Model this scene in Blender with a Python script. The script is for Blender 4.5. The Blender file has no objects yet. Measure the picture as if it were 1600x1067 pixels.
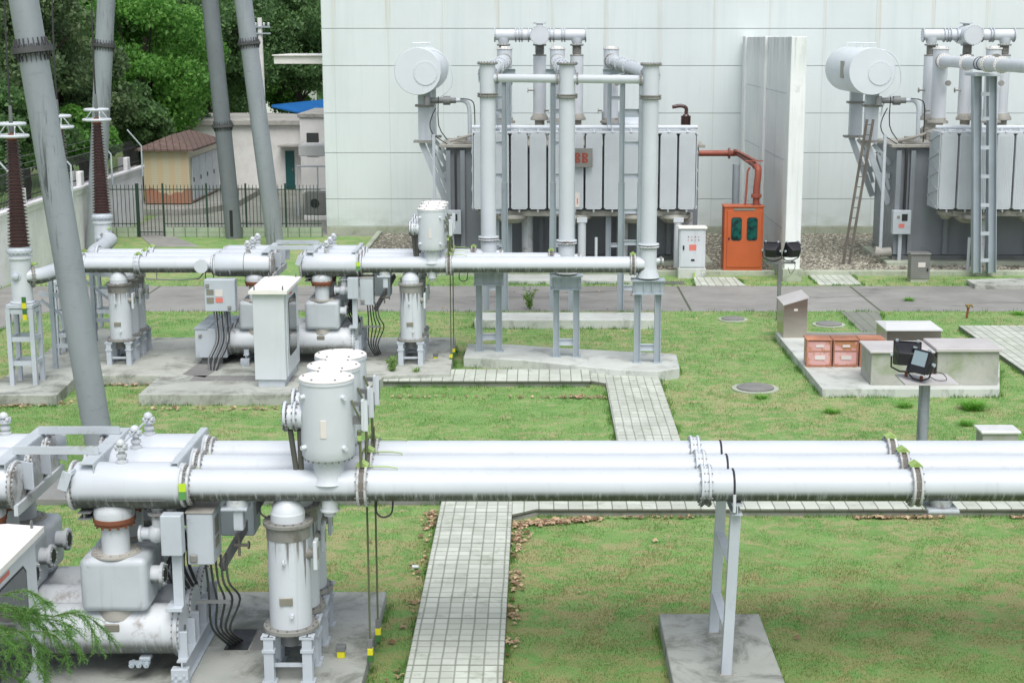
import bpy, math, random
import numpy as np
from mathutils import Vector, Matrix
random.seed(7); rng = np.random.default_rng(7)
scene = bpy.context.scene
COL = scene.collection
# ------------------------------------------------------------------ camera
PITCH = math.radians(11.2755); F = 2400.0; CX = 842.0; CY = 533.5; CH = 8.0
cam = bpy.data.cameras.new('camera'); cam_o = bpy.data.objects.new('camera', cam); COL.objects.link(cam_o)
cam.sensor_width = 36; cam.lens = 54.0; cam.shift_x = -42/1600; cam.clip_end = 2000; cam.clip_start = .1
cam_o.location = (0, 0, CH); cam_o.rotation_euler = (math.pi/2-PITCH, 0, 0)
scene.camera = cam_o
# ------------------------------------------------------------------ sky and sun (overcast)
SUN_EL, SUN_AZ = 60, 168
world = bpy.data.worlds.new("World"); scene.world = world; world.use_nodes = True
nt = world.node_tree; bg = nt.nodes['Background']
sky = nt.nodes.new('ShaderNodeTexSky'); sky.sky_type = 'NISHITA'; sky.sun_disc = False
sky.sun_elevation = math.radians(SUN_EL); sky.sun_rotation = math.radians(SUN_AZ); sky.air_density = 1; sky.dust_density = 3
hs = nt.nodes.new('ShaderNodeHueSaturation'); hs.inputs['Saturation'].default_value = .5; hs.inputs['Value'].default_value = 1.0
nt.links.new(sky.outputs[0], hs.inputs['Color']); nt.links.new(hs.outputs[0], bg.inputs[0]); bg.inputs[1].default_value = .115
sun = bpy.data.lights.new('sun', 'SUN'); sun.energy = 1.4; sun.angle = math.radians(38); sun.color = (1, .985, .965)
sun_o = bpy.data.objects.new('sun', sun); COL.objects.link(sun_o)
a, e = math.radians(SUN_AZ), math.radians(SUN_EL)
sd = Vector((math.sin(a)*math.cos(e), math.cos(a)*math.cos(e), math.sin(e)))
sun_o.rotation_euler = sd.to_track_quat('Z', 'Y').to_euler()
vs = scene.view_settings; vs.view_transform = 'Standard'; vs.look = 'None'; vs.exposure = 0.62; vs.gamma = 1

# ------------------------------------------------------------------ photo measuring helpers (real world points on a plane)
cp, sp = math.cos(PITCH), math.sin(PITCH)
def _ray(px, py):
    u = (px-CX)/F; v = -(py-CY)/F
    return (u, cp+v*sp, -sp+v*cp)
def G(px, py, z=0.):
    r = _ray(px, py); t = (z-CH)/r[2]; return (r[0]*t, r[1]*t)
def XZ(px, py, Y):
    r = _ray(px, py); t = Y/r[1]; return (r[0]*t, CH+r[2]*t)

# ------------------------------------------------------------------ mesh builder
class MB:
    def __init__(s): s.v = []; s.f = []; s.mi = []; s.k = 0
    def add(s, vs, fs):
        n = len(s.v); s.v += [tuple(p) for p in vs]; s.f += [tuple(i+n for i in f) for f in fs]; s.mi += [s.k]*len(fs); return s
    def box(s, x0, x1, y0, y1, z0, z1, c=0.):
        if x0 > x1: x0, x1 = x1, x0
        if y0 > y1: y0, y1 = y1, y0
        if z0 > z1: z0, z1 = z1, z0
        if c <= 0:
            return s.add([(x0,y0,z0),(x1,y0,z0),(x1,y1,z0),(x0,y1,z0),(x0,y0,z1),(x1,y0,z1),(x1,y1,z1),(x0,y1,z1)],
                  [(0,3,2,1),(4,5,6,7),(0,1,5,4),(1,2,6,5),(2,3,7,6),(3,0,4,7)])
        X = (x0, x1); Y = (y0, y1); Z = (z0, z1); vs = []; idx = {}
        for i in (0,1):
            for j in (0,1):
                for k in (0,1):
                    sx = c*(1-2*i); sy = c*(1-2*j); sz = c*(1-2*k)
                    idx[i,j,k,0] = len(vs); vs.append((X[i], Y[j]+sy, Z[k]+sz))
                    idx[i,j,k,1] = len(vs); vs.append((X[i]+sx, Y[j], Z[k]+sz))
                    idx[i,j,k,2] = len(vs); vs.append((X[i]+sx, Y[j]+sy, Z[k]))
        q = lambda *t: [idx[a] for a in t]
        fs = []
        for a in (0,1):
            f = q((a,0,0,0),(a,1,0,0),(a,1,1,0),(a,0,1,0)); fs.append(f if a else f[::-1])
            f = q((0,a,0,1),(0,a,1,1),(1,a,1,1),(1,a,0,1)); fs.append(f if a else f[::-1])
            f = q((0,0,a,2),(1,0,a,2),(1,1,a,2),(0,1,a,2)); fs.append(f if a else f[::-1])
            for b in (0,1):
                fl = (a == b)
                f = q((a,b,0,0),(a,b,0,1),(a,b,1,1),(a,b,1,0)); fs.append(f[::-1] if fl else f)
                f = q((a,0,b,0),(a,0,b,2),(a,1,b,2),(a,1,b,0)); fs.append(f if fl else f[::-1])
                f = q((0,a,b,1),(0,a,b,2),(1,a,b,2),(1,a,b,1)); fs.append(f[::-1] if fl else f)
                for d in (0,1):
                    f = q((a,b,d,0),(a,b,d,1),(a,b,d,2)); fs.append(f if (a+b+d) % 2 else f[::-1])
        return s.add(vs, fs)
    def prism(s, poly, z0, z1):
        n = len(poly)
        ar = sum(poly[i][0]*poly[(i+1)%n][1]-poly[(i+1)%n][0]*poly[i][1] for i in range(n))
        if ar < 0: poly = poly[::-1]
        return s.add([(x,y,z0) for x,y in poly]+[(x,y,z1) for x,y in poly],
              [tuple(range(n))[::-1], tuple(range(n,2*n))]+[(i,(i+1)%n,n+(i+1)%n,n+i) for i in range(n)])
    def bar(s, p0, p1, w, h, up=(0,0,1)):
        p0 = Vector(p0); p1 = Vector(p1); d = (p1-p0).normalized(); up = Vector(up)
        if abs(d.dot(up)) > .99: up = Vector((0,1,0))
        a = d.cross(up).normalized(); b = a.cross(d).normalized()
        vs = [p+a*i*w/2+b*j*h/2 for p in (p0,p1) for i,j in ((-1,-1),(1,-1),(1,1),(-1,1))]
        return s.add(vs, [(0,1,2,3),(7,6,5,4),(0,4,5,1),(1,5,6,2),(2,6,7,3),(3,7,4,0)])
    def hbeam(s, p0, p1, w, h, t=.018, up=(0,1,0)):
        p0 = Vector(p0); p1 = Vector(p1); d = (p1-p0).normalized(); up = Vector(up)
        a = d.cross(up).normalized(); b = a.cross(d).normalized()
        s.bar(p0, p1, t, h-2*t, up); s.bar(p0+b*(h-t)/2, p1+b*(h-t)/2, w, t, up); s.bar(p0-b*(h-t)/2, p1-b*(h-t)/2, w, t, up)
        return s
    def lathe(s, p, axis, prof, n=24, caps=True):
        p = Vector(p); ax = Vector(axis).normalized()
        t = Vector((0,0,1)) if abs(ax.z) < .9 else Vector((1,0,0))
        a = ax.cross(t).normalized(); b = ax.cross(a)
        vs = []; fs = []
        for (h, r) in prof:
            for i in range(n):
                w = 2*math.pi*i/n; vs.append(p+ax*h+(a*math.cos(w)+b*math.sin(w))*r)
        for k in range(len(prof)-1):
            for i in range(n):
                j = (i+1) % n; fs.append((k*n+i, k*n+j, (k+1)*n+j, (k+1)*n+i))
        if caps: fs.append(tuple(range(n))[::-1]); fs.append(tuple(range((len(prof)-1)*n, len(prof)*n)))
        return s.add(vs, fs)
    def cyl(s, p0, p1, r0, r1=None, n=24):
        p0 = Vector(p0); p1 = Vector(p1)
        return s.lathe(p0, p1-p0, [(0, r0), ((p1-p0).length, r0 if r1 is None else r1)], n)
    def bolts(s, p, axis, R, n, r=.014, l=.05, ph=0):
        p = Vector(p); ax = Vector(axis).normalized()
        t = Vector((0,0,1)) if abs(ax.z) < .9 else Vector((1,0,0))
        a = ax.cross(t).normalized(); b = ax.cross(a)
        for i in range(n):
            w = 2*math.pi*i/n+ph; c = p+(a*math.cos(w)+b*math.sin(w))*R
            s.cyl(c-ax*l/2, c+ax*l/2, r, n=6)
        return s
    def flange(s, p, axis, R, th=.03, n=32, nb=16, gap=True):
        ax = Vector(axis).normalized(); p = Vector(p)
        s.lathe(p-ax*th/2, ax, [(0,R-.006),(.006,R),(th-.006,R),(th,R-.006)], n)
        if nb: k = s.k; s.k = 1; s.bolts(p, axis, R-.028, nb, .011, th+.04); s.k = k
        return s
    def tube(s, pts, r, n=10, smooth=0, r1=None):
        P = [Vector(p) for p in pts]
        if smooth:
            Q = []
            for i in range(len(P)-1):
                a = P[max(i-1,0)]; b = P[i]; c = P[i+1]; d = P[min(i+2,len(P)-1)]
                for k in range(smooth):
                    t = k/smooth
                    Q.append(.5*((2*b)+(c-a)*t+(2*a-5*b+4*c-d)*t*t+(3*b-a-3*c+d)*t**3))
            Q.append(P[-1]); P = Q
        N = len(P); vs = []; fs = []; prev = None
        for i, p in enumerate(P):
            d = (P[min(i+1,N-1)]-P[max(i-1,0)]).normalized()
            if prev is None:
                t = Vector((0,0,1)) if abs(d.z) < .9 else Vector((1,0,0)); a = d.cross(t).normalized()
            else: a = (prev-d*prev.dot(d)).normalized()
            prev = a; b = d.cross(a)
            rr = r if r1 is None else r+(r1-r)*i/(N-1)
            for k in range(n):
                w = 2*math.pi*k/n; vs.append(p+(a*math.cos(w)+b*math.sin(w))*rr)
        for i in range(N-1):
            for k in range(n):
                j = (k+1) % n; fs.append((i*n+k, i*n+j, (i+1)*n+j, (i+1)*n+k))
        fs.append(tuple(range(n))[::-1]); fs.append(tuple(range((N-1)*n, N*n)))
        return s.add(vs, fs)
    def torus(s, c, axis, R, r, n=28, m=8):
        c = Vector(c); ax = Vector(axis).normalized()
        t = Vector((0,0,1)) if abs(ax.z) < .9 else Vector((1,0,0))
        a = ax.cross(t).normalized(); b = ax.cross(a); vs = []; fs = []
        for i in range(n):
            w = 2*math.pi*i/n; d = a*math.cos(w)+b*math.sin(w)
            for k in range(m):
                u = 2*math.pi*k/m; vs.append(c+d*(R+r*math.cos(u))+ax*r*math.sin(u))
        for i in range(n):
            for k in range(m):
                j = (i+1) % n; l = (k+1) % m; fs.append((i*m+k, j*m+k, j*m+l, i*m+l))
        return s.add(vs, fs)
    def ball(s, c, r, n=14, sz=1.):
        prof = [(-r*sz*math.cos(math.pi*k/8), max(r*math.sin(math.pi*k/8), .0005)) for k in range(9)]
        return s.lathe(c, (0,0,1), prof, n)
    def rot(s, ang, c=(0,0), axis='Z', piv=None):
        M = Matrix.Rotation(ang, 4, axis); o = Vector(piv) if piv else Vector((c[0], c[1], 0))
        s.v = [tuple(M @ (Vector(p)-o)+o) for p in s.v]; return s
    def build(s, name, mat, parent=None, flat=False):
        off = Vector((0,0,0)); q = parent
        while q is not None: off += Vector(q.location); q = q.parent
        me = bpy.data.meshes.new(name)
        me.from_pydata([(x-off.x, y-off.y, z-off.z) for x,y,z in s.v], [], s.f)
        me.materials.append(mat)
        if any(s.mi): me.materials.append(M['bolt']); me.polygons.foreach_set('material_index', s.mi)
        if not flat:
            me.polygons.foreach_set('use_smooth', [True]*len(me.polygons)); me.set_sharp_from_angle(angle=math.radians(38))
        me.update()
        o = bpy.data.objects.new(name, me); COL.objects.link(o)
        if parent is not None: o.parent = parent
        return o

def tag(o, label=None, cat=None, group=None, kind=None):
    if label: o['label'] = label
    if cat: o['category'] = cat
    if group: o['group'] = group
    if kind: o['kind'] = kind
    return o
def thing(name, label, cat, loc, group=None):
    o = bpy.data.objects.new(name, None); COL.objects.link(o); o.location = loc; o.empty_display_size = .2
    return tag(o, label, cat, group)
def struct(name, mb, mat): return tag(mb.build(name, mat), kind='structure')
def dup(root, d, label, group=None, skip=()):
    def rec(o, par):
        c = o.copy(); COL.objects.link(c)
        if par is not None: c.parent = par
        for ch in list(o.children):
            if ch.name.split('.')[0] in skip: continue
            rec(ch, c)
        return c
    r = rec(root, None); r.location = Vector(root.location)+Vector(d); r['label'] = label
    if group: r['group'] = group
    return r

# ------------------------------------------------------------------ materials
def lin(c):
    return tuple(((x/255)/12.92 if x/255 <= .04045 else ((x/255+.055)/1.055)**2.4) for x in c)
class NG:
    def __init__(s, name, rough=.5, metal=0.):
        s.m = bpy.data.materials.new(name); s.m.use_nodes = True; s.t = s.m.node_tree; s.b = s.t.nodes['Principled BSDF']
        s.b.inputs['Roughness'].default_value = rough; s.b.inputs['Metallic'].default_value = metal
        s.pos = s.t.nodes.new('ShaderNodeNewGeometry').outputs['Position']
    def L(s, a, b): s.t.links.new(a, b)
    def N(s, t, **k):
        n = s.t.nodes.new(t)
        for a, v in k.items(): setattr(n, a, v)
        return n
    def mapv(s, scale, vec=None):
        n = s.N('ShaderNodeMapping'); n.inputs['Scale'].default_value = scale if hasattr(scale, '__len__') else (scale,)*3
        s.L(vec or s.pos, n.inputs['Vector']); return n.outputs[0]
    def noise(s, scale, detail=4, rough=.55, vec=None, dist=0):
        n = s.N('ShaderNodeTexNoise'); n.inputs['Scale'].default_value = 1; n.inputs['Detail'].default_value = detail
        n.inputs['Roughness'].default_value = rough; n.inputs['Distortion'].default_value = dist
        s.L(s.mapv(scale, vec), n.inputs['Vector']); return n.outputs['Fac']
    def ramp(s, f, a, b, va=0., vb=1.):
        n = s.N('ShaderNodeMapRange'); n.interpolation_type = 'SMOOTHSTEP'
        for k, v in zip(('From Min','From Max','To Min','To Max'), (a,b,va,vb)): n.inputs[k].default_value = v
        s.L(f, n.inputs['Value']); return n.outputs['Result']
    def math(s, op, a, b=None):
        n = s.N('ShaderNodeMath', operation=op)
        for i, x in enumerate((a, b)):
            if x is None: continue
            if isinstance(x, (int, float)): n.inputs[i].default_value = x
            else: s.L(x, n.inputs[i])
        return n.outputs[0]
    def mix(s, f, a, b, bt='MIX'):
        n = s.N('ShaderNodeMix', data_type='RGBA', blend_type=bt)
        if isinstance(f, (int, float)): n.inputs[0].default_value = f
        else: s.L(f, n.inputs[0])
        for i, x in ((6, a), (7, b)):
            if isinstance(x, tuple): n.inputs[i].default_value = (*x[:3], 1)
            else: s.L(x, n.inputs[i])
        return n.outputs[2]
    def xyz(s, vec=None):
        n = s.N('ShaderNodeSeparateXYZ'); s.L(vec or s.pos, n.inputs[0]); return n.outputs
    def nz(s):
        g = s.N('ShaderNodeNewGeometry'); return s.xyz(g.outputs['Normal'])[2]
    def line(s, coord, period, w, off=0.):
        """1 on thin lines every period"""
        m = s.math('MULTIPLY', s.math('ADD', coord, off), 1/period); fr = s.math('FRACT', m)
        d = s.math('ABSOLUTE', s.math('SUBTRACT', fr, .5)); return s.ramp(d, .5-w/period, .5-w/period*.4)
    def bump(s, h, st=.3, d=.01):
        n = s.N('ShaderNodeBump'); n.inputs['Strength'].default_value = st; n.inputs['Distance'].default_value = d
        s.L(h, n.inputs['Height']); s.L(n.outputs[0], s.b.inputs['Normal'])
    def col(s, c):
        s.L(c, s.b.inputs['Base Color']); return s.m
def paint(name, c, rough=.45, metal=0., var=.1, dirt=None, streak=0., sc=1.2, under=0., dthr=.6, bump=.0, dcol=(.12,.11,.09)):
    g = NG(name, rough, metal)
    f = g.noise(sc, 6); base = g.mix(g.ramp(f, .3, .75), tuple(x*(1-var) for x in c), tuple(min(1, x*(1+var*.4)) for x in c))
    if streak:
        st = g.noise((7, 7, .35), 4, .6); base = g.mix(g.ramp(st, .56, .8, 0, streak), base, dcol)
    if dirt:
        d = g.noise(2.6, 8, .7, dist=.4); base = g.mix(g.ramp(d, dthr, dthr+.16, 0, dirt), base, dcol)
        d2 = g.noise(30, 3, .6); base = g.mix(g.ramp(d2, .68, .76, 0, dirt*.7), base, dcol)
    if under:   # algae and soot streaks on the lower flanks, strengthened to paint in underside shade
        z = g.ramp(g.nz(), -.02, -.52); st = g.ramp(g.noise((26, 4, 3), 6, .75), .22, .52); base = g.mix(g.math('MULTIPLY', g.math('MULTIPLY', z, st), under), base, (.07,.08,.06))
    if bump: g.bump(g.noise(60, 4), bump, .004)
    g.L(g.ramp(g.noise(4, 3), .3, .7, rough-.06, rough+.12), g.b.inputs['Roughness'])
    return g.col(base)
M = {}
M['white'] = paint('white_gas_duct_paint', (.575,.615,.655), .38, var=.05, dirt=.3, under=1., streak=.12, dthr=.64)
M['whiteclean'] = paint('white_enamel', (.61,.65,.685), .42, var=.06, dirt=.3, streak=.16, dthr=.63)
M['whitetop'] = paint('faded_white_cap', (.84,.82,.78), .5, var=.08, dirt=.12, dthr=.66)
M['lgrey'] = paint('light_grey_enamel', (.50,.55,.595), .42, var=.1, dirt=.4, streak=.2)
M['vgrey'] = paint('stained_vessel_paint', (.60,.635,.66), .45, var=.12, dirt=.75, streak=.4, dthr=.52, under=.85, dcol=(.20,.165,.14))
M['arr'] = paint('streaked_vessel_paint', (.66,.70,.73), .42, var=.06, dirt=.2, streak=.55, dthr=.62)
M['steel'] = paint('galvanised_steel', (.40,.46,.50), .5, .15, var=.1, dirt=.25, streak=.1)
M['blackfl'] = paint('blackened_flange', (.085,.088,.09), .65, var=.4, dirt=.3)
M['dsteel'] = paint('weathered_steel', (.20,.21,.21), .6, .2, var=.2, dirt=.4)
M['flange'] = paint('stained_flange_steel', (.31,.31,.285), .55, .2, var=.25, dirt=.7, dthr=.5)
M['flangew'] = paint('grimy_white_flange', (.58,.60,.60), .5, var=.2, dirt=.85, dthr=.46, dcol=(.17,.15,.13))
M['band'] = paint('brown_joint_band', (.175,.16,.14), .7, var=.3, dirt=.4)
M['rust'] = paint('rusty_flange', (.25,.09,.045), .8, var=.3, dirt=.5, dthr=.55)
M['black'] = paint('black_rubber', (.03,.03,.032), .6, var=.2)
M['bolt'] = paint('bolt_steel', (.25,.25,.245), .5, .4, var=.2)
M['green'] = paint('yellow_green_tape', (.36,.52,.15), .5, var=.15, dirt=.3)
M['dgreen'] = paint('dark_green_tape', (.05,.16,.04), .5, var=.1)
M['yellow'] = paint('yellow_tape', (.70,.66,.02), .5, var=.1)
M['rod'] = paint('earthing_rod_green', (.12,.14,.07), .5, var=.2)
def pole_mat(name, c, d, amt):
    g = NG(name, .5, .1); b = g.mix(g.ramp(g.noise((1.5,1.5,.6), 7, .65), .3, .7), tuple(x*.85 for x in c), c)
    s = g.noise((11,11,.5), 6, .75, dist=.3); p = g.noise((1.3,1.3,.22), 3, .5); b = g.mix(g.math('MULTIPLY', g.ramp(s, .50, .62), g.ramp(p, .5, .66, .0, amt)), b, d)
    b = g.mix(g.ramp(g.noise((3,3,9), 5, .7), .56, .7, 0, .3), b, tuple(x*.5 for x in c)); return g.col(b)
M['pole'] = pole_mat('galvanised_tube', (.30,.335,.36), (.05,.055,.06), .9); M['pole_d'] = pole_mat('dark_galvanised_tube', (.20,.225,.24), (.05,.05,.055), .8)
M['pole_old'] = paint('galvanised_tube', (.34,.375,.40), .55, .1, var=.14, dirt=.4, streak=.6, dthr=.6, dcol=(.1,.105,.11))
M['pole_old'] = paint('old_tube', (.19,.21,.22), .55, .1, var=.2, dirt=.3, streak=.4, dthr=.6, dcol=(.06,.065,.07))
M['porc'] = paint('brown_porcelain', (.080,.042,.040), .16, var=.2)
M['orange'] = paint('orange_cabinet_paint', (.52,.115,.035), .42, var=.1, dirt=.12, dthr=.66)
M['redpipe'] = paint('red_oxide_pipe', (.36,.095,.06), .5, var=.15, dirt=.2)
M['radiator'] = paint('radiator_paint', (.53,.57,.60), .5, var=.06, streak=.12, dirt=.1, dthr=.66)
M['tank'] = paint('transformer_tank_paint', (.24,.265,.29), .5, var=.08, streak=.15, dirt=.3)
M['grime'] = paint('oily_grey_casting', (.40,.39,.35), .6, var=.25, dirt=.6, dthr=.5)
M['gltank'] = paint('conservator_paint', (.65,.70,.735), .4, var=.03, dirt=.05, dthr=.7)
M['dark'] = paint('dark_opening', (.02,.022,.022), .5)
M['plate'] = paint('engraved_nameplate', (.30,.29,.24), .4, .4, var=.2)
M['redlabel'] = paint('faded_red_label', (.70,.20,.16), .6, var=.1)
M['paper'] = paint('paper_label', (.70,.66,.62), .6, var=.1)
M['lamp'] = paint('floodlight_black', (.018,.018,.022), .4, var=.3)
g = NG('floodlight_glass', .08, 0); g.b.inputs['Base Color'].default_value = (.45,.55,.55,1); g.b.inputs['Metallic'].default_value = .6; M['lampglass'] = g.m
g = NG('tinted_cabinet_glass', .06, 0); g.b.inputs['Base Color'].default_value = (.05,.055,.055,1); M['glass'] = g.m
g = NG('teal_cabinet_glass', .1, 0); g.L(g.mix(g.ramp(g.noise(6, 3), .35, .65), (.004,.02,.02), (.005,.10,.085)), g.b.inputs['Base Color']); M['tealglass'] = g.m
g = NG('brushed_stainless', .24, .95); M['stainless'] = g.col(g.mix(g.ramp(g.noise((.6,.6,2), 2), .4, .6), (.44,.40,.35), (.50,.47,.41)))
M['stainlid'] = paint('bright_stainless_lid', (.80,.81,.80), .45, .3, var=.06, dirt=.05)
M['greybox'] = paint('grey_box_steel', (.24,.245,.23), .5, .3, var=.15, dirt=.3)
# concrete
def concrete(name, c, dark=.5, sc=.8, stain=(.09,.1,.075), bump=.25, thr=.5, drip=.38):
    g = NG(name, .85)
    f = g.noise(sc, 8, .65); b = g.mix(g.ramp(f, .3, .7), tuple(x*.78 for x in c), c)
    s = g.noise(sc*1.7, 9, .72, dist=.6); b = g.mix(g.ramp(s, thr, thr+.2, 0, dark), b, stain)
    b = g.mix(g.ramp(g.noise(45, 4, .7), .55, .75, 0, .25), b, tuple(x*.5 for x in c))
    # drips on the vertical faces
    v = g.ramp(g.nz(), .6, .3); st = g.ramp(g.noise((3.2, 3.2, 1.6), 7, .75), .50, .66); b = g.mix(g.math('MULTIPLY', g.math('MULTIPLY', v, st), drip), b, (.10,.11,.085))
    g.bump(g.noise(25, 8, .7), bump, .01); return g.col(b)
def arr_mat():
    g = NG('streaked_vessel_paint', .42); x, y, z = g.xyz()
    b = g.mix(g.ramp(g.noise(1.2, 6), .3, .75), (.55,.59,.625), (.61,.65,.685))
    top = g.ramp(z, 1.25, 2.15); s = g.noise((17, 17, .5), 5, .65); b = g.mix(g.math('MULTIPLY', g.ramp(g.math('ADD', s, g.math('MULTIPLY', top, .2)), .66, .76), .85), b, (.115,.105,.10)); b = g.mix(g.ramp(g.noise((9, 9, .3), 4, .6), .58, .72, 0, .3), b, (.25,.235,.215))
    b = g.mix(g.math('MULTIPLY', g.ramp(z, 1.75, 2.1), g.ramp(g.noise((8,8,3), 5, .7), .38, .6, 0, .7)), b, (.13,.12,.11))
    return g.col(b)
M['arr'] = arr_mat()
M['conc'] = concrete('weathered_slab_concrete', (.49,.51,.46), .7, .55, thr=.46)
M['conc_near'] = concrete('dark_weathered_slab_concrete', (.40,.42,.385), .75, .6, thr=.45)
M['concl'] = concrete('pale_footing_concrete', (.60,.63,.59), .5, .6)
M['cover'] = concrete('trench_cover_concrete', (.26,.26,.25), .35, .9)
M['lidgrey'] = paint('flat_zinc_lid', (.56,.54,.53), .55, .1, var=.1, dirt=.2)
M['brass'] = paint('tarnished_brass', (.28,.20,.08), .45, .5, var=.2)
M['boxc'] = concrete('mossy_rendered_box', (.46,.47,.42), .6, .9, stain=(.22,.29,.13), thr=.47, drip=.15)
M['kerb'] = concrete('kerb_stone', (.34,.34,.31), .5, .8)
M['curbg'] = concrete('mossy_kerb', (.46,.50,.40), .5, .9, stain=(.22,.28,.12))
# ---- surfaces
def road_mat():
    g = NG('wet_concrete_road', .7); x, y, z = g.xyz()
    b = g.mix(g.ramp(g.noise(.5, 8, .65), .3, .7), (.235,.23,.215), (.335,.33,.31))
    b = g.mix(g.ramp(g.noise((.25,.9,1), 8, .7, dist=1.), .55, .68, 0, .75), b, (.10,.10,.09))
    b = g.mix(g.ramp(g.noise(40, 4, .7), .5, .8, 0, .4), b, (.16,.16,.14))
    b = g.mix(g.math('MULTIPLY', g.line(x, 5.6, .05, 1.1), .85), b, (.05,.07,.03))
    g.bump(g.noise(30, 6), .2, .01); return g.col(b)
M['road'] = road_mat()
def tile_mat(name, cw, rw, big=0, swap=False, off=0., c=(.62,.66,.58)):
    g = NG(name, .8); x, y, z = g.xyz()
    if swap: x, y = y, x
    # slightly wavering joints
    wob = g.math('MULTIPLY', g.math('SUBTRACT', g.noise(1.1, 2), .5), .03)
    x2 = g.math('ADD', x, wob); y2 = g.math('ADD', y, g.math('MULTIPLY', g.math('SUBTRACT', g.noise(1.7, 2), .5), .02))
    l = g.math('MAXIMUM', g.line(x2, cw, .017, off), g.line(y2, rw, .015)) if rw else g.line(x2, cw, .014, off)
    if big: l = g.math('MAXIMUM', g.math('MULTIPLY', l, .72), g.line(y2, big, .022))
    b = g.mix(g.ramp(g.noise(.9, 7, .6), .3, .7), tuple(q*.82 for q in c), c)
    b = g.mix(g.ramp(g.noise(3.5, 6, .7), .52, .68, 0, .45), b, (.24,.27,.18))
    # tone of each single tile
    fx = g.math('FLOOR', g.math('MULTIPLY', x2, 1/cw)); fy = g.math('FLOOR', g.math('MULTIPLY', y2, 1/(rw or .6)))
    w = g.N('ShaderNodeTexWhiteNoise', noise_dimensions='2D'); cv = g.N('ShaderNodeCombineXYZ'); g.L(fx, cv.inputs[0]); g.L(fy, cv.inputs[1]); g.L(cv.outputs[0], w.inputs['Vector'])
    b = g.mix(g.math('MULTIPLY', w.outputs['Value'], .34), b, (.27,.29,.24))
    b = g.mix(g.math('MULTIPLY', l, .8), b, (.10,.11,.07))
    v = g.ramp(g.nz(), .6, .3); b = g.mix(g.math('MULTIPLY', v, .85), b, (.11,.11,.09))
    g.bump(g.math('MULTIPLY', l, -1), .5, .006); return g.col(b)
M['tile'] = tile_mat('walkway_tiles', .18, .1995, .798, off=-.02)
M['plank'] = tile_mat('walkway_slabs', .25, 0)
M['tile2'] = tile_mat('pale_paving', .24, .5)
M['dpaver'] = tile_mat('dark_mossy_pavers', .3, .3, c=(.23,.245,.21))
def lawn_mat(blades=False):
    g = NG('lawn_blades' if blades else 'lawn_turf', .9)
    f = g.noise((.8,.8,.8), 8, .68, dist=.5); f2 = g.noise((.17,.17,.17), 5, .6); f3 = g.noise(5, 5, .7); f4 = g.noise((2.1,3.2,1), 6, .7, dist=.8)
    b = g.mix(g.ramp(f, .38, .62), (.13,.30,.065), (.205,.36,.10))
    b = g.mix(g.ramp(g.math('ADD', g.math('MULTIPLY', f4, .65), g.math('MULTIPLY', f2, .35)), .47, .575, 0, .8), b, (.42,.37,.20))
    b = g.mix(g.ramp(g.noise((1.3,1.3,1), 7, .7), .51, .62, 0, .75), b, (.10,.27,.05))
    b = g.mix(g.ramp(f3, .35, .65, 0, .35), b, (.29,.36,.17))
    # the turf dries out in the nearer part of the yard
    y = g.xyz()[1]; b = g.mix(g.math('MULTIPLY', g.ramp(y, 27, 19), g.ramp(f4, .40, .56, 0, .8)), b, (.31,.27,.12))
    b = g.mix(g.math('MULTIPLY', g.ramp(y, 21.5, 18.2), g.ramp(f, .35, .6, .1, .65)), b, (.105,.215,.05))
    if blades:
        r = g.N('ShaderNodeNewGeometry').outputs['Random Per Island']
        b = g.mix(g.ramp(r, 0, 1, 0, .25), b, (.32,.40,.15)); b = g.mix(g.math('MULTIPLY', g.math('GREATER_THAN', r, .9), .4), b, (.42,.36,.19))
        g.b.inputs['Specular IOR Level'].default_value = .15; out = g.t.nodes['Material Output']; tl = g.N('ShaderNodeBsdfTranslucent'); g.L(b, tl.inputs[0]); mx = g.N('ShaderNodeMixShader'); mx.inputs[0].default_value = .45; g.L(g.b.outputs[0], mx.inputs[1]); g.L(tl.outputs[0], mx.inputs[2]); g.L(mx.outputs[0], out.inputs[0])
    else:
        b = g.mix(g.ramp(g.noise(38, 3, .6), .35, .7, 0, .25), b, (.12,.22,.06)); g.bump(g.noise(30, 6, .8), .2, .01)
    return g.col(b)
M['lawn'] = lawn_mat(); M['blade'] = lawn_mat(True)
def wall_mat():
    g = NG('pale_green_wall_panels', .6); x, y, z = g.xyz()
    b = g.mix(g.ramp(g.noise((.3,.3,.2), 6, .6), .3, .7), (.655,.72,.715), (.71,.775,.77))
    b = g.mix(g.ramp(g.noise((2.2,2.2,.12), 6, .65), .45, .8, 0, .35), b, (.50,.59,.58))
    b = g.mix(g.ramp(g.noise((9,9,.25), 5, .65), .56, .8, 0, .28), b, (.50,.54,.50))
    # vertical butt joints every 2.2 m with old rust wash under them
    lv = g.line(x, 2.17, .035, -.5); lw = g.math('MAXIMUM', g.line(x, 2.17, .05, -.43), g.line(x, 2.17, .05, -.57))
    b = g.mix(g.math('MULTIPLY', lv, .22), b, (.40,.42,.37))
    fade = g.ramp(z, 5.2, 9.4); st = g.ramp(g.noise((14,14,.3), 4, .6), .40, .66)
    b = g.mix(g.math('MULTIPLY', g.math('MULTIPLY', g.math('MULTIPLY', lw, fade), st), .6), b, (.56,.50,.36))
    b = g.mix(g.math('MULTIPLY', g.ramp(z, 1.3, .3), g.ramp(g.noise((1.5,1.5,3), 5), .35, .65, 0, .4)), b, (.36,.42,.34))
    g.bump(g.noise((5,5,1), 5), .08, .01); return g.col(b)
M['wall'] = wall_mat()
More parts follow.
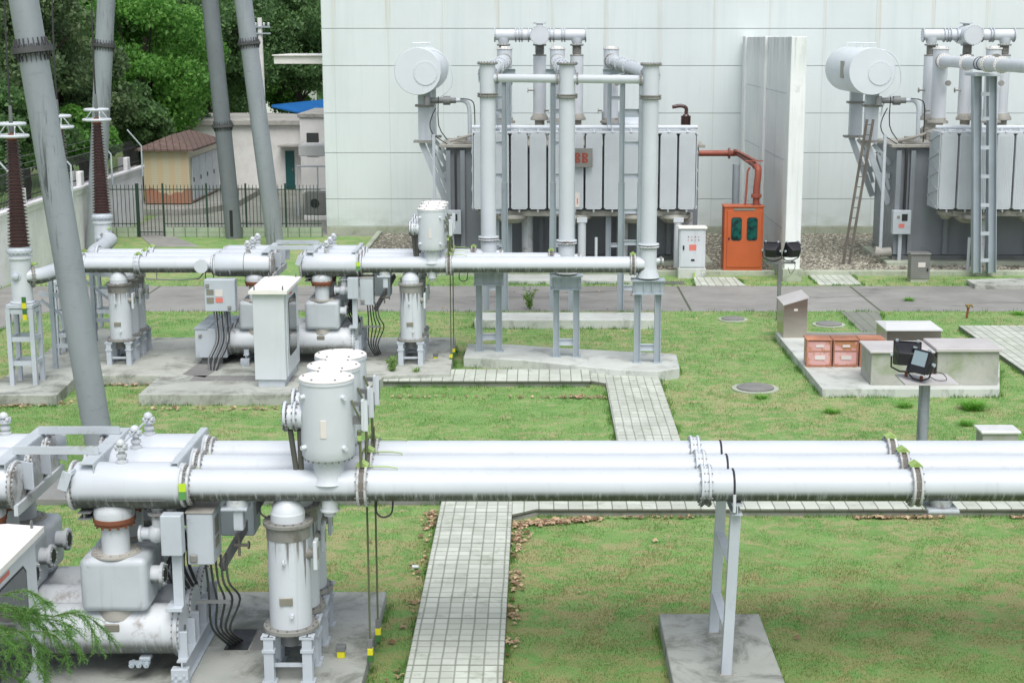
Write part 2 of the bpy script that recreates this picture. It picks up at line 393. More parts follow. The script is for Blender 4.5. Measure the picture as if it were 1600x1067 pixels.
def firewall_mat():
    g = NG('stained_white_render', .65); x, y, z = g.xyz()
    b = g.mix(g.ramp(g.noise(.6, 7, .6), .3, .7), (.76,.80,.785), (.84,.865,.85))
    b = g.mix(g.ramp(g.noise((3.5,3.5,.16), 6, .7), .50, .75, 0, .4), b, (.46,.50,.48))
    b = g.mix(g.math('MULTIPLY', g.ramp(z, 6.6, 7.9), g.ramp(g.noise((6,6,.5), 5, .7), .42, .62, 0, .5)), b, (.26,.27,.25))
    b = g.mix(g.ramp(g.noise((.9,2,.9), 8, .7, dist=1), .6, .72, 0, .4), b, (.35,.37,.33))
    return g.col(b)
M['fw'] = firewall_mat()
def tilewall():
    g = NG('green_plinth_tiles', .5); x, y, z = g.xyz()
    l = g.math('MAXIMUM', g.line(x, .46, .03), g.math('MULTIPLY', g.line(z, .2, .02), .6))
    b = g.mix(g.ramp(g.noise(1.5, 6), .3, .7), (.32,.39,.28), (.42,.49,.37)); b = g.mix(g.ramp(g.noise((6,6,1.2), 5, .7), .5, .7, 0, .4), b, (.17,.21,.14))
    return g.col(g.mix(g.math('MULTIPLY', l, .8), b, (.08,.11,.07)))
M['plinth'] = tilewall()
M['perim'] = concrete('white_rendered_boundary_wall', (.88,.87,.89), .3, .5, stain=(.46,.46,.45), bump=.1, drip=.12)
M['beige'] = concrete('cream_rendered_wall', (.80,.79,.775), .15, .5, stain=(.48,.46,.42), bump=.1, drip=.06)
M['roofc'] = concrete('flat_roof_edge', (.46,.45,.42), .5, .6)
M['yard'] = concrete('yard_concrete', (.30,.31,.27), .5, .35)

# ---- ground
mb = MB(); mb.add([(-400,-30,0),(400,-30,0),(400,700,0),(-400,700,0)], [(0,1,2,3)]); struct('lawn', mb, M['lawn'])
HOLES = []   # where no grass grows
def hole(x0, x1, y0, y1): HOLES.append([(x0,y0),(x1,y0),(x1,y1),(x0,y1)])
def slab(name, label, poly, z1, mat, z0=-.05, kind='structure', cat=None):
    mb = MB(); mb.prism(list(poly), z0, z1); HOLES.append(list(poly)); o = mb.build(name, mat)
    # soften the arris
    bm = o.modifiers.new('bevel', 'BEVEL'); bm.width = .018; bm.segments = 2; bm.limit_method = 'ANGLE'
    if kind: o['kind'] = kind
    if label: o['label'] = label
    if cat: o['category'] = cat
    return o
R = lambda x0,x1,y0,y1: [(x0,y0),(x1,y0),(x1,y1),(x0,y1)]
slab('road', None, R(-17.3, 60, 44.66, 49.32), .004, M['road'])
slab('side_road', None, [(-17.3,20),(-14.9,20),(-14.9,43.2),(-14.4,44.66),(-17.3,44.66)], .008, M['road'])
slab('yard', None, R(-17.2, -4, 61.95, 140), .012, M['yard'])
slab('gate_path', None, [G(238,386)[:2], G(312,386), G(262,366), G(215,366)], .03, M['road'])
slab('walkway', None, R(-1.68, -.45, 10, 25.4), .15, M['tile'])
slab('cross_walkway', None, [(-.45,24.65),(-.05,24.95),(30,24.95),(30,27),(-1.68,27),(-1.68,25.4),(-.45,25.4)], .15, M['plank'], z0=.085)
slab('cross_walkway_base', None, [(-.45,24.70),(-.03,24.99),(30,24.99),(30,27),(-1.68,27),(-1.68,25.4),(-.45,25.4)], .085, M['kerb'])
slab('left_walkway', None, R(-12.5, -1.73, 25.6, 27.1), .12, M['cover'])
slab('link_walkway', None, [(1.55,27),(2.82,27),(2.84,35.95),(1.2,35.95),(1.2,35.0),(1.55,34.75)], .10, tile_mat('upper_walkway_tiles', .18, .25, .75, off=.05))
slab('ledge_walkway', None, R(-4.4, 1.2, 34.72, 35.95), .16, M['plank'], z0=.10)
slab('ledge_walkway_base', None, R(-4.37, 1.17, 34.78, 35.93), .10, M['kerb'])
slab('right_paving', None, R(11.62, 30, 30, 41.8), .12, M['tile2'])
slab('paver_strip', None, [G(1313,488), G(1374,488), G(1384,519), G(1345,519)], .02, M['dpaver'])
slab('cabinet_paving', None, [G(1083,434), G(1148,434), G(1165,447.3), G(1087,447.3)], .03, M['tile2'])
slab('cabinet_paving', None, [G(1262,431), G(1330,431), G(1347,446), G(1280,446)], .03, M['tile2'])
# footings
near_pad = slab('near_equipment_pad', None, [(-8.6,14),(-2.18,14),(-2.18,20.85),(-8.6,20.85)], .2, M['conc_near'])
P = lambda *pts: [G(x, y, .25) for x, y in pts]
slab('equipment_pad', None, P((-60,617),(88,617),(117,590),(159,586),(250,586),(216,616),(560,616),(600,587),(703,583),(712,527),(330,527),(210,527),(150,508),(115,508),(72,550),(0,592),(-60,600)), .25, M['conc'])
slab('column_footing', None, P((724,558),(731,537),(800,538),(869,543),(960,548),(1057,553),(1062,575),(1026,580),(960,577),(894,570),(813,562)), .25, M['concl'])
slab('frame_footing', None, P((741,500),(746,488),(1022,488),(1024,500)), .25, M['concl'])
slab('rear_footing', None, P((780,432),(790,423),(1000,423),(1006,432)), .12, M['concl'])
slab('duct_frame_footing', None, [(1.65,12),(3.03,12),(3.03,20.0),(1.65,20.0)], .2, M['conc_near'])
slab('cabinet_pad', None, [G(1211.5,519,.2), G(1285,607,.2), G(1562,607,.2), G(1562,565,.2), G(1385,535,.2), G(1380,519,.2)], .2, M['concl'])
slab('tower_footing', None, P((1510,432),(1524,440),(1640,440),(1640,428)), .15, M['conc'])
# trench covers set in the pads
def covers(name, x0, x1, y0, y1, z, nx, mat=None):
    mb = MB(); w = (x1-x0)/nx
    for i in range(nx): mb.box(x0+i*w+.008, x0+(i+1)*w-.008, y0, y1, z-.02, z+.006+.002*(i % 2), .003)
    return tag(mb.build(name, mat or M['cover']), kind='structure')
covers('trench_covers', -3.75, -2.95, 18.72, 19.42, .2, 2)
tag(MB().box(-4.08, -3.77, 18.72, 19.42, .19, .206).build('pit_shade_plate', M['dark']), kind='structure')  # flat dark plate painted as the shade inside an open pit
covers('trench_covers', -8.0, -5.6, 34.25, 34.8, .25, 4); covers('trench_covers', -4.6, -3.1, 36.9, 37.5, .25, 3)
covers('pit_cover', *[G(1262,529,.2)[0], G(1380,529,.2)[0]], G(1262,530,.2)[1], G(1262,520,.2)[1], .2, 1)
mb = MB()
cxs = [G(285,585,.25), G(338,548,.25), G(372,556,.25), G(320,590,.25)]
mb.prism(cxs, .24, .256); tag(mb.build('trench_cover', M['cover']), kind='structure')
# trench pit under cables: painted as the dark plate above
# gravel beds with kerbs
def gravel_mat():
    g = NG('river_gravel', .8); v = g.N('ShaderNodeTexVoronoi'); v.inputs['Scale'].default_value = 9; g.L(g.pos, v.inputs['Vector'])
    c = g.N('ShaderNodeSeparateColor'); g.L(v.outputs['Color'], c.inputs[0])
    b = g.mix(c.outputs[0], (.16,.14,.10), (.46,.42,.33)); b = g.mix(g.ramp(v.outputs['Distance'], .35, .6, 0, .8), b, (.05,.05,.035)); return g.col(b)
M['gravel'] = gravel_mat()
g = NG('pebble', .75); r_ = g.N('ShaderNodeNewGeometry').outputs['Random Per Island']
g.col(g.mix(g.ramp(r_, 0, 1), (.12,.115,.09), (.50,.48,.40))); M['pebble'] = g.m
beds = [(-6.4, 8.1, 51.75, 62.3), (8.75, 40, 51.75, 62.3)]
for i, (x0, x1, y0, y1) in enumerate(beds):
    slab('gravel_bed', None, R(x0, x1, y0, y1), .06, M['gravel'])
    n = 5200 if i == 0 else 6800
    px = rng.uniform(x0, min(x1, 19), n); py = y0+(y1-y0)*rng.uniform(0, 1, n)**1.3; s = rng.uniform(.035, .075, n)
    V = np.array([(1,0,0),(-.5,.87,0),(-.5,-.87,0),(0,0,.6),(.4,.35,.35),(-.4,.2,.4)], float); V = np.array([(1,0,0),(0,.8,0),(-1,0,0),(0,-.8,0),(.1,.05,.62)], float)
    Fc = np.array([(0,1,4),(1,2,4),(2,3,4),(3,0,4)])
    an = rng.uniform(0, 6.3, n); ca, sa = np.cos(an), np.sin(an)
    vv = V[None]*s[:,None,None]*rng.uniform(.7,1.3,(n,1,3)); X = vv[...,0]*ca[:,None]-vv[...,1]*sa[:,None]+px[:,None]; Yy = vv[...,0]*sa[:,None]+vv[...,1]*ca[:,None]+py[:,None]
    pts = np.stack([X, Yy, vv[...,2]+.058], -1).reshape(-1, 3); ff = (Fc[None]+np.arange(n)[:,None,None]*5).reshape(-1, 3)
    me = bpy.data.meshes.new('pebbles'); me.from_pydata(pts.tolist(), [], ff.tolist()); me.materials.append(M['pebble'])
    o = bpy.data.objects.new('gravel', me); COL.objects.link(o); tag(o, 'loose river gravel filling the kerbed bed around the transformer' , kind='stuff')
mb = MB(); mb.box(-6.6, 8.0, 51.5, 51.75, -.05, .17, .02).box(-6.6, -6.4, 51.75, 62.3, -.05, .17, .02)
tag(mb.build('gravel_kerb', M['curbg']), kind='structure')
mb = MB(); mb.box(9.0, 40, 51.5, 51.75, -.05, .17, .02).box(8.8, 9.0, 51.5, 62.3, -.05, .17, .02)
tag(mb.build('gravel_kerb', M['curbg']), kind='structure')

# ---- main building
b = thing('building', 'huge windowless building wall of pale green panels behind the transformers', 'building', (-8.66, 62.5, 0))
mb = MB(); x0, x1, yb = -8.66, 45., 62.5
mb.box(x0+.03, x1, yb+.04, 85, 0, 15)
zs = [.34, 1.45, 3.32, 4.91, 6.79, 8.25, 10.1, 12.0, 15.02]
mb2 = MB()
for i in range(len(zs)-1): mb2.box(x0, x1, yb-.03, yb+.04, zs[i]+.010, zs[i+1]-.010, .004); mb2.box(x0-.02, x0+.03, yb+.04, 85, zs[i]+.018, zs[i+1]-.018)
mb.build('wall_core', M['steel'], b); mb2.build('wall', M['wall'], b)
MB().box(x0, x1, yb-.1, yb+.02, -.05, .34, .01).build('plinth', M['curbg'], b)
mb = MB(); zc = XZ(470, 88, 68)[1]; xa = XZ(437, 88, 66)[0]; mb.box(xa, x0-.02, 64.5, 69, zc-.28, zc+.05, .02); mb.box(xa-.06, x0-.02, 64.4, 69.1, zc+.05, zc+.1, .01)
mb.build('canopy', M['whitetop'], b)
# ---- fire wall
f = thing('fire_wall', 'tall white stained fire wall standing between the two transformers', 'wall', (8.36, 50.3, 0))
mb = MB(); mb.box(8.22, 8.52, 50.9, 62.38, 0, 7.93).build('wall_panel', M['fw'], f)
for (ya, yc) in ((50.3, 51.0), (56.2, 56.9), (61.6, 62.3)):
    MB().box(8.12, 8.63, ya, yc, .0, 7.95, .02).build('pillar', M['fw'], f)
mb = MB()
for z in (1.6, 3.9, 6.1): mb.box(8.212, 8.23, 51, 61.6, z-.009, z+.009)
mb.build('panel_joint', M['steel'], f)
MB().box(8.06, 8.69, 50.24, 51.05, -.02, .42, .015).build('plinth', M['curbg'], f)
# ---- perimeter wall on the left
w = thing('boundary_wall', 'white boundary wall along the left with dark spiked railing on top', 'wall', (-17.4, 50, 0))
mb = MB(); mb.box(-17.6, -17.35, 15, 67.3, 0, 2.3).build('wall', M['perim'], w)
mb = MB(); mb.box(-17.66, -17.22, 15, 67.35, 2.3, 2.42, .02); mb.box(-17.5, -17.3, 15, 67.3, 2.12, 2.3)
mb.build('coping', M['perim'], w)
for y in np.arange(18, 67.4, 3.35):
    MB().box(-17.68, -17.27, y-.22, y+.22, 2.42, 2.95, .02).build('pier', M['perim'], w)
mb = MB()
for z in (2.62, 3.25): mb.bar((-17.46, 15, z), (-17.46, 67.3, z), .04, .04)
for y in np.arange(28, 67.3, .14):
    mb.bar((-17.46, y, 2.42), (-17.46, y, 3.1), .018, .018); mb.bar((-17.46, y, 3.1), (-17.75, y, 3.5), .016, .016)
mb.build('railing', M['black'], w)
for y in (44.5, 50.6, 56.6, 62., 66.8):
    mb = MB(); mb.tube([(-17.2, y, 2.0), (-17.2, y, 3.3), (-17.75, y-.1, 4.0)], .035, 6); mb.build('bracket', M['lgrey'], w)
mb = MB()
for t in (.35, .6, .9):
    mb.tube([(-17.2-.55*t, y, 3.3+.7*t) for y in np.arange(40, 67, 3)], .008, 4)
mb.build('barbed_wire', M['dsteel'], w)
# ---- green fence with gate
fy = 61.7
xf0 = XZ(172, 340, fy)[0]; xf1 = -8.7
pw = thing('fence_plinth_wall', 'low green tiled wall carrying the green railing fence', 'wall', (-12, fy, 0))
gx0, gx1 = XZ(216, 340, fy)[0], XZ(256, 340, fy)[0]
MB().box(xf0, gx0-.06, fy-.1, fy+.1, 0, .4, .01).build('left_section' if 0 else 'wall_section', M['plinth'], pw); MB().box(gx1+.06, xf1-.05, fy-.1, fy+.1, 0, .4, .01).build('wall_section', M['plinth'], pw)
M['fence'] = paint('dark_green_fence_paint', (.02,.055,.035), .5, var=.2, dirt=.2)
fn = thing('railing_fence', 'dark green metal railing fence running from the gate to the building', 'fence', (-12, fy, .4))
def railing(par, xa, xb, z0, z1):
    mb = MB()
    for z in (z0+.12, z1-.18): mb.bar((xa, fy, z), (xb, fy, z), .035, .035)
    n = int((xb-xa)/.142)
    for i in range(1, n): x = xa+(xb-xa)*i/n; mb.bar((x, fy, z0), (x, fy, z1), .022, .022)
    mb.build('rails', M['fence'], par)
xs = [gx1] + [XZ(p, 340, fy)[0] for p in (324, 385, 447)] + [xf1-.06]
for i in range(len(xs)-1):
    railing(fn, xs[i], xs[i+1], .42, 2.1)
    MB().box(xs[i]-.035, xs[i]+.035, fy-.035, fy+.035, 0 if i == 0 else .4, 2.16, .006).build('post', M['fence'], fn)
fn2 = thing('railing_fence', 'short dark green railing fence between boundary wall and gate', 'fence', (-16.6, fy, .4)); railing(fn2, xf0, gx0, .42, 2.1)
gt = thing('gate', 'narrow dark green railing gate at the end of the concrete path', 'gate', ((gx0+gx1)/2, fy, 0)); railing(gt, gx0+.05, gx1-.05, .08, 2.1)
for x in (gx0,): MB().box(x-.06, x+.06, fy-.06, fy+.06, 0, 2.16, .01).build('post', M['fence'], gt)
# ---- yellow tiled kiosk
def kiosk_mat():
    g = NG('yellow_ceramic_tiles', .35); x, y, z = g.xyz()
    ly = g.line(z, .09, .012); blk = g.math('FRACT', g.math('MULTIPLY', x, 1/.55)); st = g.math('GREATER_THAN', blk, .5)
    b = g.mix(st, (.52,.42,.27), (.47,.44,.30)); b = g.mix(g.math('MULTIPLY', ly, g.math('ADD', g.math('MULTIPLY', st, .5), .15)), b, (.72,.68,.58))
    edge = g.math('ADD', z, g.math('MULTIPLY', g.math('SUBTRACT', g.noise((1.5,1.5,0), 2), .5), .9))
    return g.col(g.mix(g.ramp(edge, .98, .9), b, (.36,.18,.12)))
M['ktile'] = kiosk_mat()
def roof_mat():
    g = NG('brown_roof_shingles', .8); x, y, z = g.xyz()
    b = g.mix(g.ramp(g.noise((4,4,8), 6, .7), .3, .7), (.11,.07,.06), (.185,.135,.115)); b = g.mix(g.line(g.math('ADD', x, g.math('MULTIPLY', y, .3)), .3, .03), b, (.07,.03,.03)); return g.col(b)
M['kroof'] = roof_mat()
ky = 71.0; kx0 = XZ(226, 300, ky)[0]; kx1 = XZ(297, 300, ky)[0]; ky2 = 77.4; zt = XZ(260, 236, ky)[1]
k = thing('kiosk', 'small yellow tiled kiosk with brown hipped roof behind the green fence', 'kiosk', ((kx0+kx1)/2, ky, 0))
MB().box(kx0, kx1, ky, ky2, .35, zt).build('wall', M['ktile'], k)
mb = MB(); mb.box(kx0-.15, kx1+.15, ky-.15, ky2+.15, 0, .28, .02).build('base', M['conc'], k)
MB().box(kx0+.05, kx1-.05, ky+.05, ky2-.05, .28, .35).build('vent_gap', M['dark'], k)
cx_, cy_ = (kx0+kx1)/2, (ky+ky2)/2; o_ = .3; hz = zt+.66
mb = MB(); mb.add([(kx0-o_,ky-o_,zt),(kx1+o_,ky-o_,zt),(kx1+o_,ky2+o_,zt),(kx0-o_,ky2+o_,zt),(kx0-o_,ky-o_,zt+.09),(kx1+o_,ky-o_,zt+.09),(kx1+o_,ky2+o_,zt+.09),(kx0-o_,ky2+o_,zt+.09),(cx_,ky+1.2,hz),(cx_,ky2-1.2,hz)],
   [(3,2,1,0),(0,1,5,4),(1,2,6,5),(2,3,7,6),(3,0,4,7),(4,5,8),(5,6,9,8),(6,7,9),(7,4,8,9)])
mb.build('roof', M['kroof'], k, flat=True)
for i in range(4):
    y = ky+.5+i*1.5; d = MB().box(kx1+.0, kx1+.05, y, y+1.38, .45, zt-.35, .01).build('door', M['lgrey'], k)
    MB().box(kx1+.05, kx1+.09, y+.1, y+.16, 1.3, 1.5).build('handle', M['dark'], d)
# terrace the kiosk stands on (curved dark plinth)
slab('kiosk_terrace', None, [(kx0-.5,69.2),(kx1-.2,69.0),(kx1+.9,69.6),(kx1+1.9,72),(kx1+1.9,79),(kx0-.5,79)], .3, M['kerb'])
# ---- white annexe behind
ay = 81.0; ax0, ax1 = XZ(288, 250, ay)[0], XZ(470, 250, ay)[0]; az = XZ(400, 196, ay)[1]
an = thing('annexe', 'low white flat roofed annexe with teal door behind the fence', 'building', ((ax0+ax1)/2, ay, 0))
MB().box(ax0, ax1, ay, ay+7, 0, az).build('wall', M['beige'], an)
mb = MB(); mb.box(ax0-.25, ax1+.15, ay-.25, ay+7.3, az, az+.28, .03).build('roof', M['roofc'], an)
dx0, dx1 = XZ(446, 250, ay)[0], XZ(460, 250, ay)[0]; dz = XZ(450, 236, ay)[1]
M['teal'] = paint('teal_door_paint', (.012,.10,.10), .4, var=.1)
d = MB().box(dx0, dx1, ay-.06, ay+.02, 0.05, dz, .01).build('door', M['teal'], an); MB().box(dx1-.12, dx1-.06, ay-.11, ay-.06, 1., 1.15).build('handle', M['dsteel'], d)
MB().box(dx0-.25, dx1+1.1, ay-.9, ay, dz+.25, dz+.36, .02).build('door_canopy', M['roofc'], an)
# block right of annexe, touching the big building
by = 79.; bx0 = XZ(470, 250, by)[0]; bz = XZ(480, 184, by)[1]
bk = thing('outbuilding', 'pale outbuilding squeezed between the annexe and the big wall', 'building', (bx0+1, by, 0))
MB().box(bx0, -8.9, by, by+6, 0, bz).build('wall', M['beige'], bk); MB().box(bx0-.1, -8.85, by-.1, by+6.1, bz, bz+.2, .02).build('roof', M['roofc'], bk)
MB().box(XZ(480,250,by)[0], XZ(499,250,by)[0], by-.04, by+.02, 1.9, 3.1, .02).build('window', M['glass'], bk)
# covered stair / handrail frame at the corner
st = thing('handrail', 'white tubular handrail by the corner of the big wall', 'handrail', (-10.2, 69, 0))
xa, xb = XZ(464, 262, 69)[0], -9.0; zt_ = XZ(480, 260, 69)[1]
mb = MB()
for x in np.linspace(xa, xb, 3): mb.tube([(x, 69, 0), (x, 69, zt_)], .03, 8)
mb.tube([(xa, 69, zt_), (xb, 69, zt_)], .04, 8); mb.tube([(xa, 69, zt_*.55), (xb, 69, zt_*.55)], .025, 8); mb.build('rails', M['whiteclean'], st)
MB().box(xa-.1, xb, 70.2, 72, zt_+.35, zt_+.85, .03).build('lintel', M['beige'], st)
ac = thing('outdoor_unit', 'grey air conditioning unit behind the handrail near the building corner', 'air conditioner', (-9.9, 67.5, 0))
MB().box(-10.3, -9.3, 67.4, 67.9, .25, 1.25, .03).build('casing', M['greybox'], ac); MB().cyl((-9.85,67.4,.75),(-9.85,67.37,.75),.2,n=24).build('fan_grille', M['dark'], ac); MB().box(-10.35,-9.25,67.35,67.95,0,.22,.02).build('plinth', M['beige'], ac)
# blue roof beyond
M['blue'] = paint('blue_sheet_roof', (.015,.14,.42), .45, var=.12)
yb_ = 88; p0 = XZ(424, 166, 88); p1 = XZ(520, 154, 91); p2 = XZ(520, 187, 86); p3 = XZ(424, 164, 89)
bs = thing('shed', 'open shed with bright blue sheet roof behind the outbuilding', 'shed', (p0[0]+2, yb_, 0))
mb = MB(); mb.add([(p0[0],88,p0[1]),(p2[0],86,p2[1]),(p1[0],91,p1[1]),(p3[0],89,p3[1])]+[(p0[0],88,p0[1]-.08),(p2[0],86,p2[1]-.08),(p1[0],91,p1[1]-.08),(p3[0],89,p3[1]-.08)], [(0,1,2,3),(7,6,5,4),(0,4,5,1),(1,5,6,2),(2,6,7,3),(3,7,4,0)]).build('roof', M['blue'], bs)
for x in (p0[0]+.2, p0[0]+2, p2[0]-.3):
    MB().box(x-.06, x+.06, yb_+.2, yb_+.32, 0, p2[1]-.05).build('post', M['steel'], bs)
# utility pole
up = thing('utility_pole', 'pale concrete utility pole beside the upper trees', 'pole', (XZ(408,200,86)[0], 86, 0))
xu = XZ(408,100,86)[0]; zu = XZ(408, 28, 86)[1]
MB().cyl((xu,86,0),(xu,86,zu),.2,.13,n=16).build('pole', M['beige'], up)
mb = MB()
for z in (zu-.5, zu-.85): mb.bar((xu-.6,85.85,z),(xu+.6,85.85,z),.08,.08)
mb.build('crossarm', M['steel'], up)
for dx in (-.5,-.2,.25,.5): MB().lathe((xu+dx,85.85,zu-.46),(0,0,1),[(0,.05),(.05,.08),(.09,.04),(.14,.08),(.2,.03)],10).build('insulator', M['whiteclean'], up)
# distant pale buildings seen through the trees
def win_build(name, label, px0, px1, pyt, Y, mat):
    a_, b_ = XZ(px0, 100, Y)[0], XZ(px1, 100, Y)[0]; zt = XZ(0, pyt, Y)[1]
    t = thing(name, label, 'building', ((a_+b_)/2, Y, 0)); MB().box(a_, b_, Y, Y+10, 0, zt).build('wall', mat, t)
    MB().box(a_-.2, b_+.2, Y-.2, Y+10.2, zt, zt+.3).build('roof', M['roofc'], t)
    n = max(2, int((b_-a_)/3)); z = 1.
    while z < zt-1.6:
        for i in range(n):
            x = a_+(i+.5)*(b_-a_)/n; wv = MB().box(x-.7, x+.7, Y-.05, Y+.02, z, z+1.3).build('window', M['glass'], t)
        z += 3
win_build('house', 'pale house glimpsed through tree trunks left of the utility pole', 330, 470, 95, 150, M['beige'])
win_build('house', 'pale house glimpsed between crowns behind the kiosk', 140, 260, 110, 160, M['perim'])
# ================================================================== gas insulated switchgear
PH = ['front', 'middle', 'rear']; DY = .67; ZC = 2.63
X_ = Vector((1,0,0)); Z_ = Vector((0,0,1)); Y_ = Vector((0,1,0))
def joint(par, x, y, r=.19, z=ZC, cap=True, cable=True, kind='brown'):
    """bolted duct joint: two flanges, the band between them, green drip cap on top"""
    for dx in (-.045, .045):
        MB().flange((x+dx, y, z), X_, r+.075, .03, 32, 14).build('flange', M['flangew'] if kind == 'brown' else M['white'], par)
    MB().cyl((x-.03, y, z), (x+.03, y, z), r+.05, n=32).build('joint_band', M['band'] if kind == 'brown' else M['white'], par)
    if cap:
        mb = MB(); zt = z+r+.12
        mb.add([(x-.075,y-.08,zt-.05),(x,y-.09,zt-.0),(x+.075,y-.08,zt-.05),(x-.075,y+.07,zt-.05),(x,y+.07,zt),(x+.075,y+.07,zt-.05),(x-.075,y-.08,zt-.065),(x+.075,y-.08,zt-.065)], [(0,1,4,3),(1,2,5,4),(0,6,7,2,1)])
        mb.build('drip_cap', M['green'], par)
    if cable:
        mb = MB(); zt = z+r+.05; mb.tube([(x+.08,y-.02,zt),(x+.3,y-.02,zt+.0),(x+.42,y-.02,zt-.02),(x+.42,y-.02,zt-.1)], .008, 6)
        mb.build('earth_wire', M['green'], par)
def under_loop(par, x, y, z=ZC-.2):
    MB().tube([(x,y,z),(x,y-.02,z-.14),(x+.08,y-.02,z-.2),(x+.18,y-.02,z-.15),(x+.2,y,z+.01)], .012, 6, smooth=4).build('cable_loop', M['black'], par)

def drum(label, group, y0, xa, xb, closed, zoff=0):
    """big horizontal drum between xa and xb; closed = side with blank end plate"""
    t = thing('disconnector_drum', label, 'gas drum', ((xa+xb)/2, y0, ZC-.29), group)
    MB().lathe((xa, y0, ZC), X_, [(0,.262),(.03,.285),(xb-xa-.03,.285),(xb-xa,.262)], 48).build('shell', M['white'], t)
    for x, s in ((xa-.02, -1), (xb+.02, 1)):
        MB().flange((x, y0, ZC), X_, .305 if closed == s else .27, .035, 40, 28).build('flange', M['flangew'], t)
        if closed == s:
            MB().lathe((x+s*.017, y0, ZC), X_*s, [(0,.26),(.02,.26),(.035,.2)], 36).build('end_plate', M['flangew'], t)
    # post insulator on top with its clamp
    x = xa+.57 if closed < 0 else xb-.55
    MB().lathe((x, y0, ZC+.27), Z_, [(0,.075),(.04,.075),(.045,.05),(.08,.05),(.085,.065),(.12,.065),(.13,.04),(.16,.04),(.17,.075),(.21,.075),(.23,.05)], 18).build('density_valve', M['grime' if 0 else 'vgrey'], t)
    mb = MB(); mb.ball((x-.0, y0-.03, ZC+.53), .06, 12); mb.box(x-.07, x+.07, y0-.07, y0+.0, ZC+.47, ZC+.52, .01); mb.bolts((x,y0,ZC+.49),Z_,.07,6,.012,.04)
    mb.build('valve_head', M['vgrey'], t)
    return t
def breaker_box(par, x, y, port=1):
    mb = MB(); mb.box(x-.41, x+.41, y-.29, y+.29, 1.10, 1.78); o = mb.build('mechanism_housing', M['lgrey' if 0 else 'vbox'], par)
    o.modifiers.new('bevel', 'BEVEL').width = .085
    o.modifiers['bevel'].segments = 5; o.modifiers['bevel'].limit_method = 'ANGLE'; o.modifiers['bevel'].angle_limit = math.radians(25)
    MB().lathe((x-.02, y, 1.77), Z_, [(0,.30),(.02,.30),(.025,.285),(.03,.285)], 32).bolts((x-.02,y,1.80),Z_,.25,14,.014,.03).build('base_ring', M['grime'], par)
    MB().cyl((x-.02, y, 1.78), (x-.02, y, 2.2), .17, n=32).build('neck', M['whiteclean'], par)
    mb = MB(); mb.lathe((x-.02, y, 2.14), Z_, [(0,.20),(.012,.235),(.045,.235),(.05,.255),(.10,.255),(.105,.245)], 36).bolts((x-.02,y,2.17),Z_,.225,14,.016,.09)
    mb.build('clamp_ring', M['rust'], par)
    MB().lathe((x-.02, y, 2.24), Z_, [(0,.245),(.07,.25),(.12,.235),(.17,.19)], 36).build('collar', M['vgrey'], par)
    if port:
        MB().lathe((x+.40, y-.02, 1.5), X_, [(0,.11),(.12,.11),(.125,.15),(.165,.15),(.17,.14)], 28).bolts((x+.57,y-.02,1.5),X_,.125,8,.011,.03).build('inspection_port', M['vgrey'], par)
        MB().cyl((x+.565, y-.02, 1.5), (x+.575, y-.02, 1.5), .09, n=24).build('port_window', M['dark'], par)
M['cable'] = paint('dusty_black_cable', (.055,.06,.055), .7, var=.2)
M['dstay'] = paint('dark_olive_tube', (.10,.10,.085), .6, var=.2, dirt=.3)
M['vbox'] = paint('grey_housing_enamel', (.50,.545,.575), .42, var=.1, dirt=.4, streak=.25, dthr=.58)
def breaker(label, group, y, two=True):
    t = thing('circuit_breaker', label, 'circuit breaker', (-5.9, y, .2), group)
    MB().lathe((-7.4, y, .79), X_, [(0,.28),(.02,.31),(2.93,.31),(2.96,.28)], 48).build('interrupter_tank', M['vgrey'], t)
    for x in (-7.42, -4.45): MB().flange((x, y, .79), X_, .345, .05, 40, 26).build('flange', M['vgrey'], t)
    MB().lathe((-4.425, y, .79), X_, [(0,.3),(.02,.3),(.025,.27)], 36).build('end_plate', M['whiteclean'], t)
    MB().cyl((-4.40,y,.8),(-4.385,y,.8),.035,n=12).build('burst_disc', M['dsteel'], t)
    for xs in (-5.17, -6.75):
        if xs == -6.75 and not two: continue
        MB().lathe((xs-.02, y, .98), Z_, [(0,.27),(.13,.25)], 32).build('saddle', M['grime'], t)
        breaker_box(t, xs, y)
    mb = MB(); mb.box(-5.3,-5.12,y-.31,y-.295,.86,.96,.01).build('nameplate', M['plate'], t)
    # drain valves underneath
    mb = MB(); mb.box(-4.92,-4.78,y-.24,y-.1,.45,.5,.01)
    for i in range(3): mb.cyl((-5.0+i*.09,y-.3,.42),(-5.0+i*.09,y-.18,.42),.035,n=10); mb.cyl((-5.0+i*.09,y-.33,.42),(-5.0+i*.09,y-.3,.42),.018,n=6)
    mb.box(-5.04,-4.8,y-.26,y-.2,.41,.45); mb.build('drain_valve', M['steel'], t)
    return t
def frame_bed(label, y0, x=-4.36, n=3):
    t = thing('bed_frame', label, 'steel frame', (x, y0-.3, .2))
    y1 = y0+DY*(n-1)+.35
    MB().hbeam((x, y0-.38, .36), (x, y1, .36), .12, .3, .02, up=(0,0,1)).build('rail', M['lgrey'], t)
    mb = MB(); mb.box(x-.13, x+.08, y0-.42, y0-.30, .2, .42, .008); mb.bolts((x-.07,y0-.43,.3),Y_,.04,4,.012,.03); mb.bolts((x+.03,y0-.43,.3),Y_,.04,4,.012,.03); mb.build('foot', M['lgrey'], t)
    for k in range(n):
        y = y0+DY*k
        for dy in (-.24, .2): MB().box(x-.07, x+.05, y+dy-.02, y+dy+.02, .5, .84, .005).build('bracket', M['lgrey'], t)
    return t

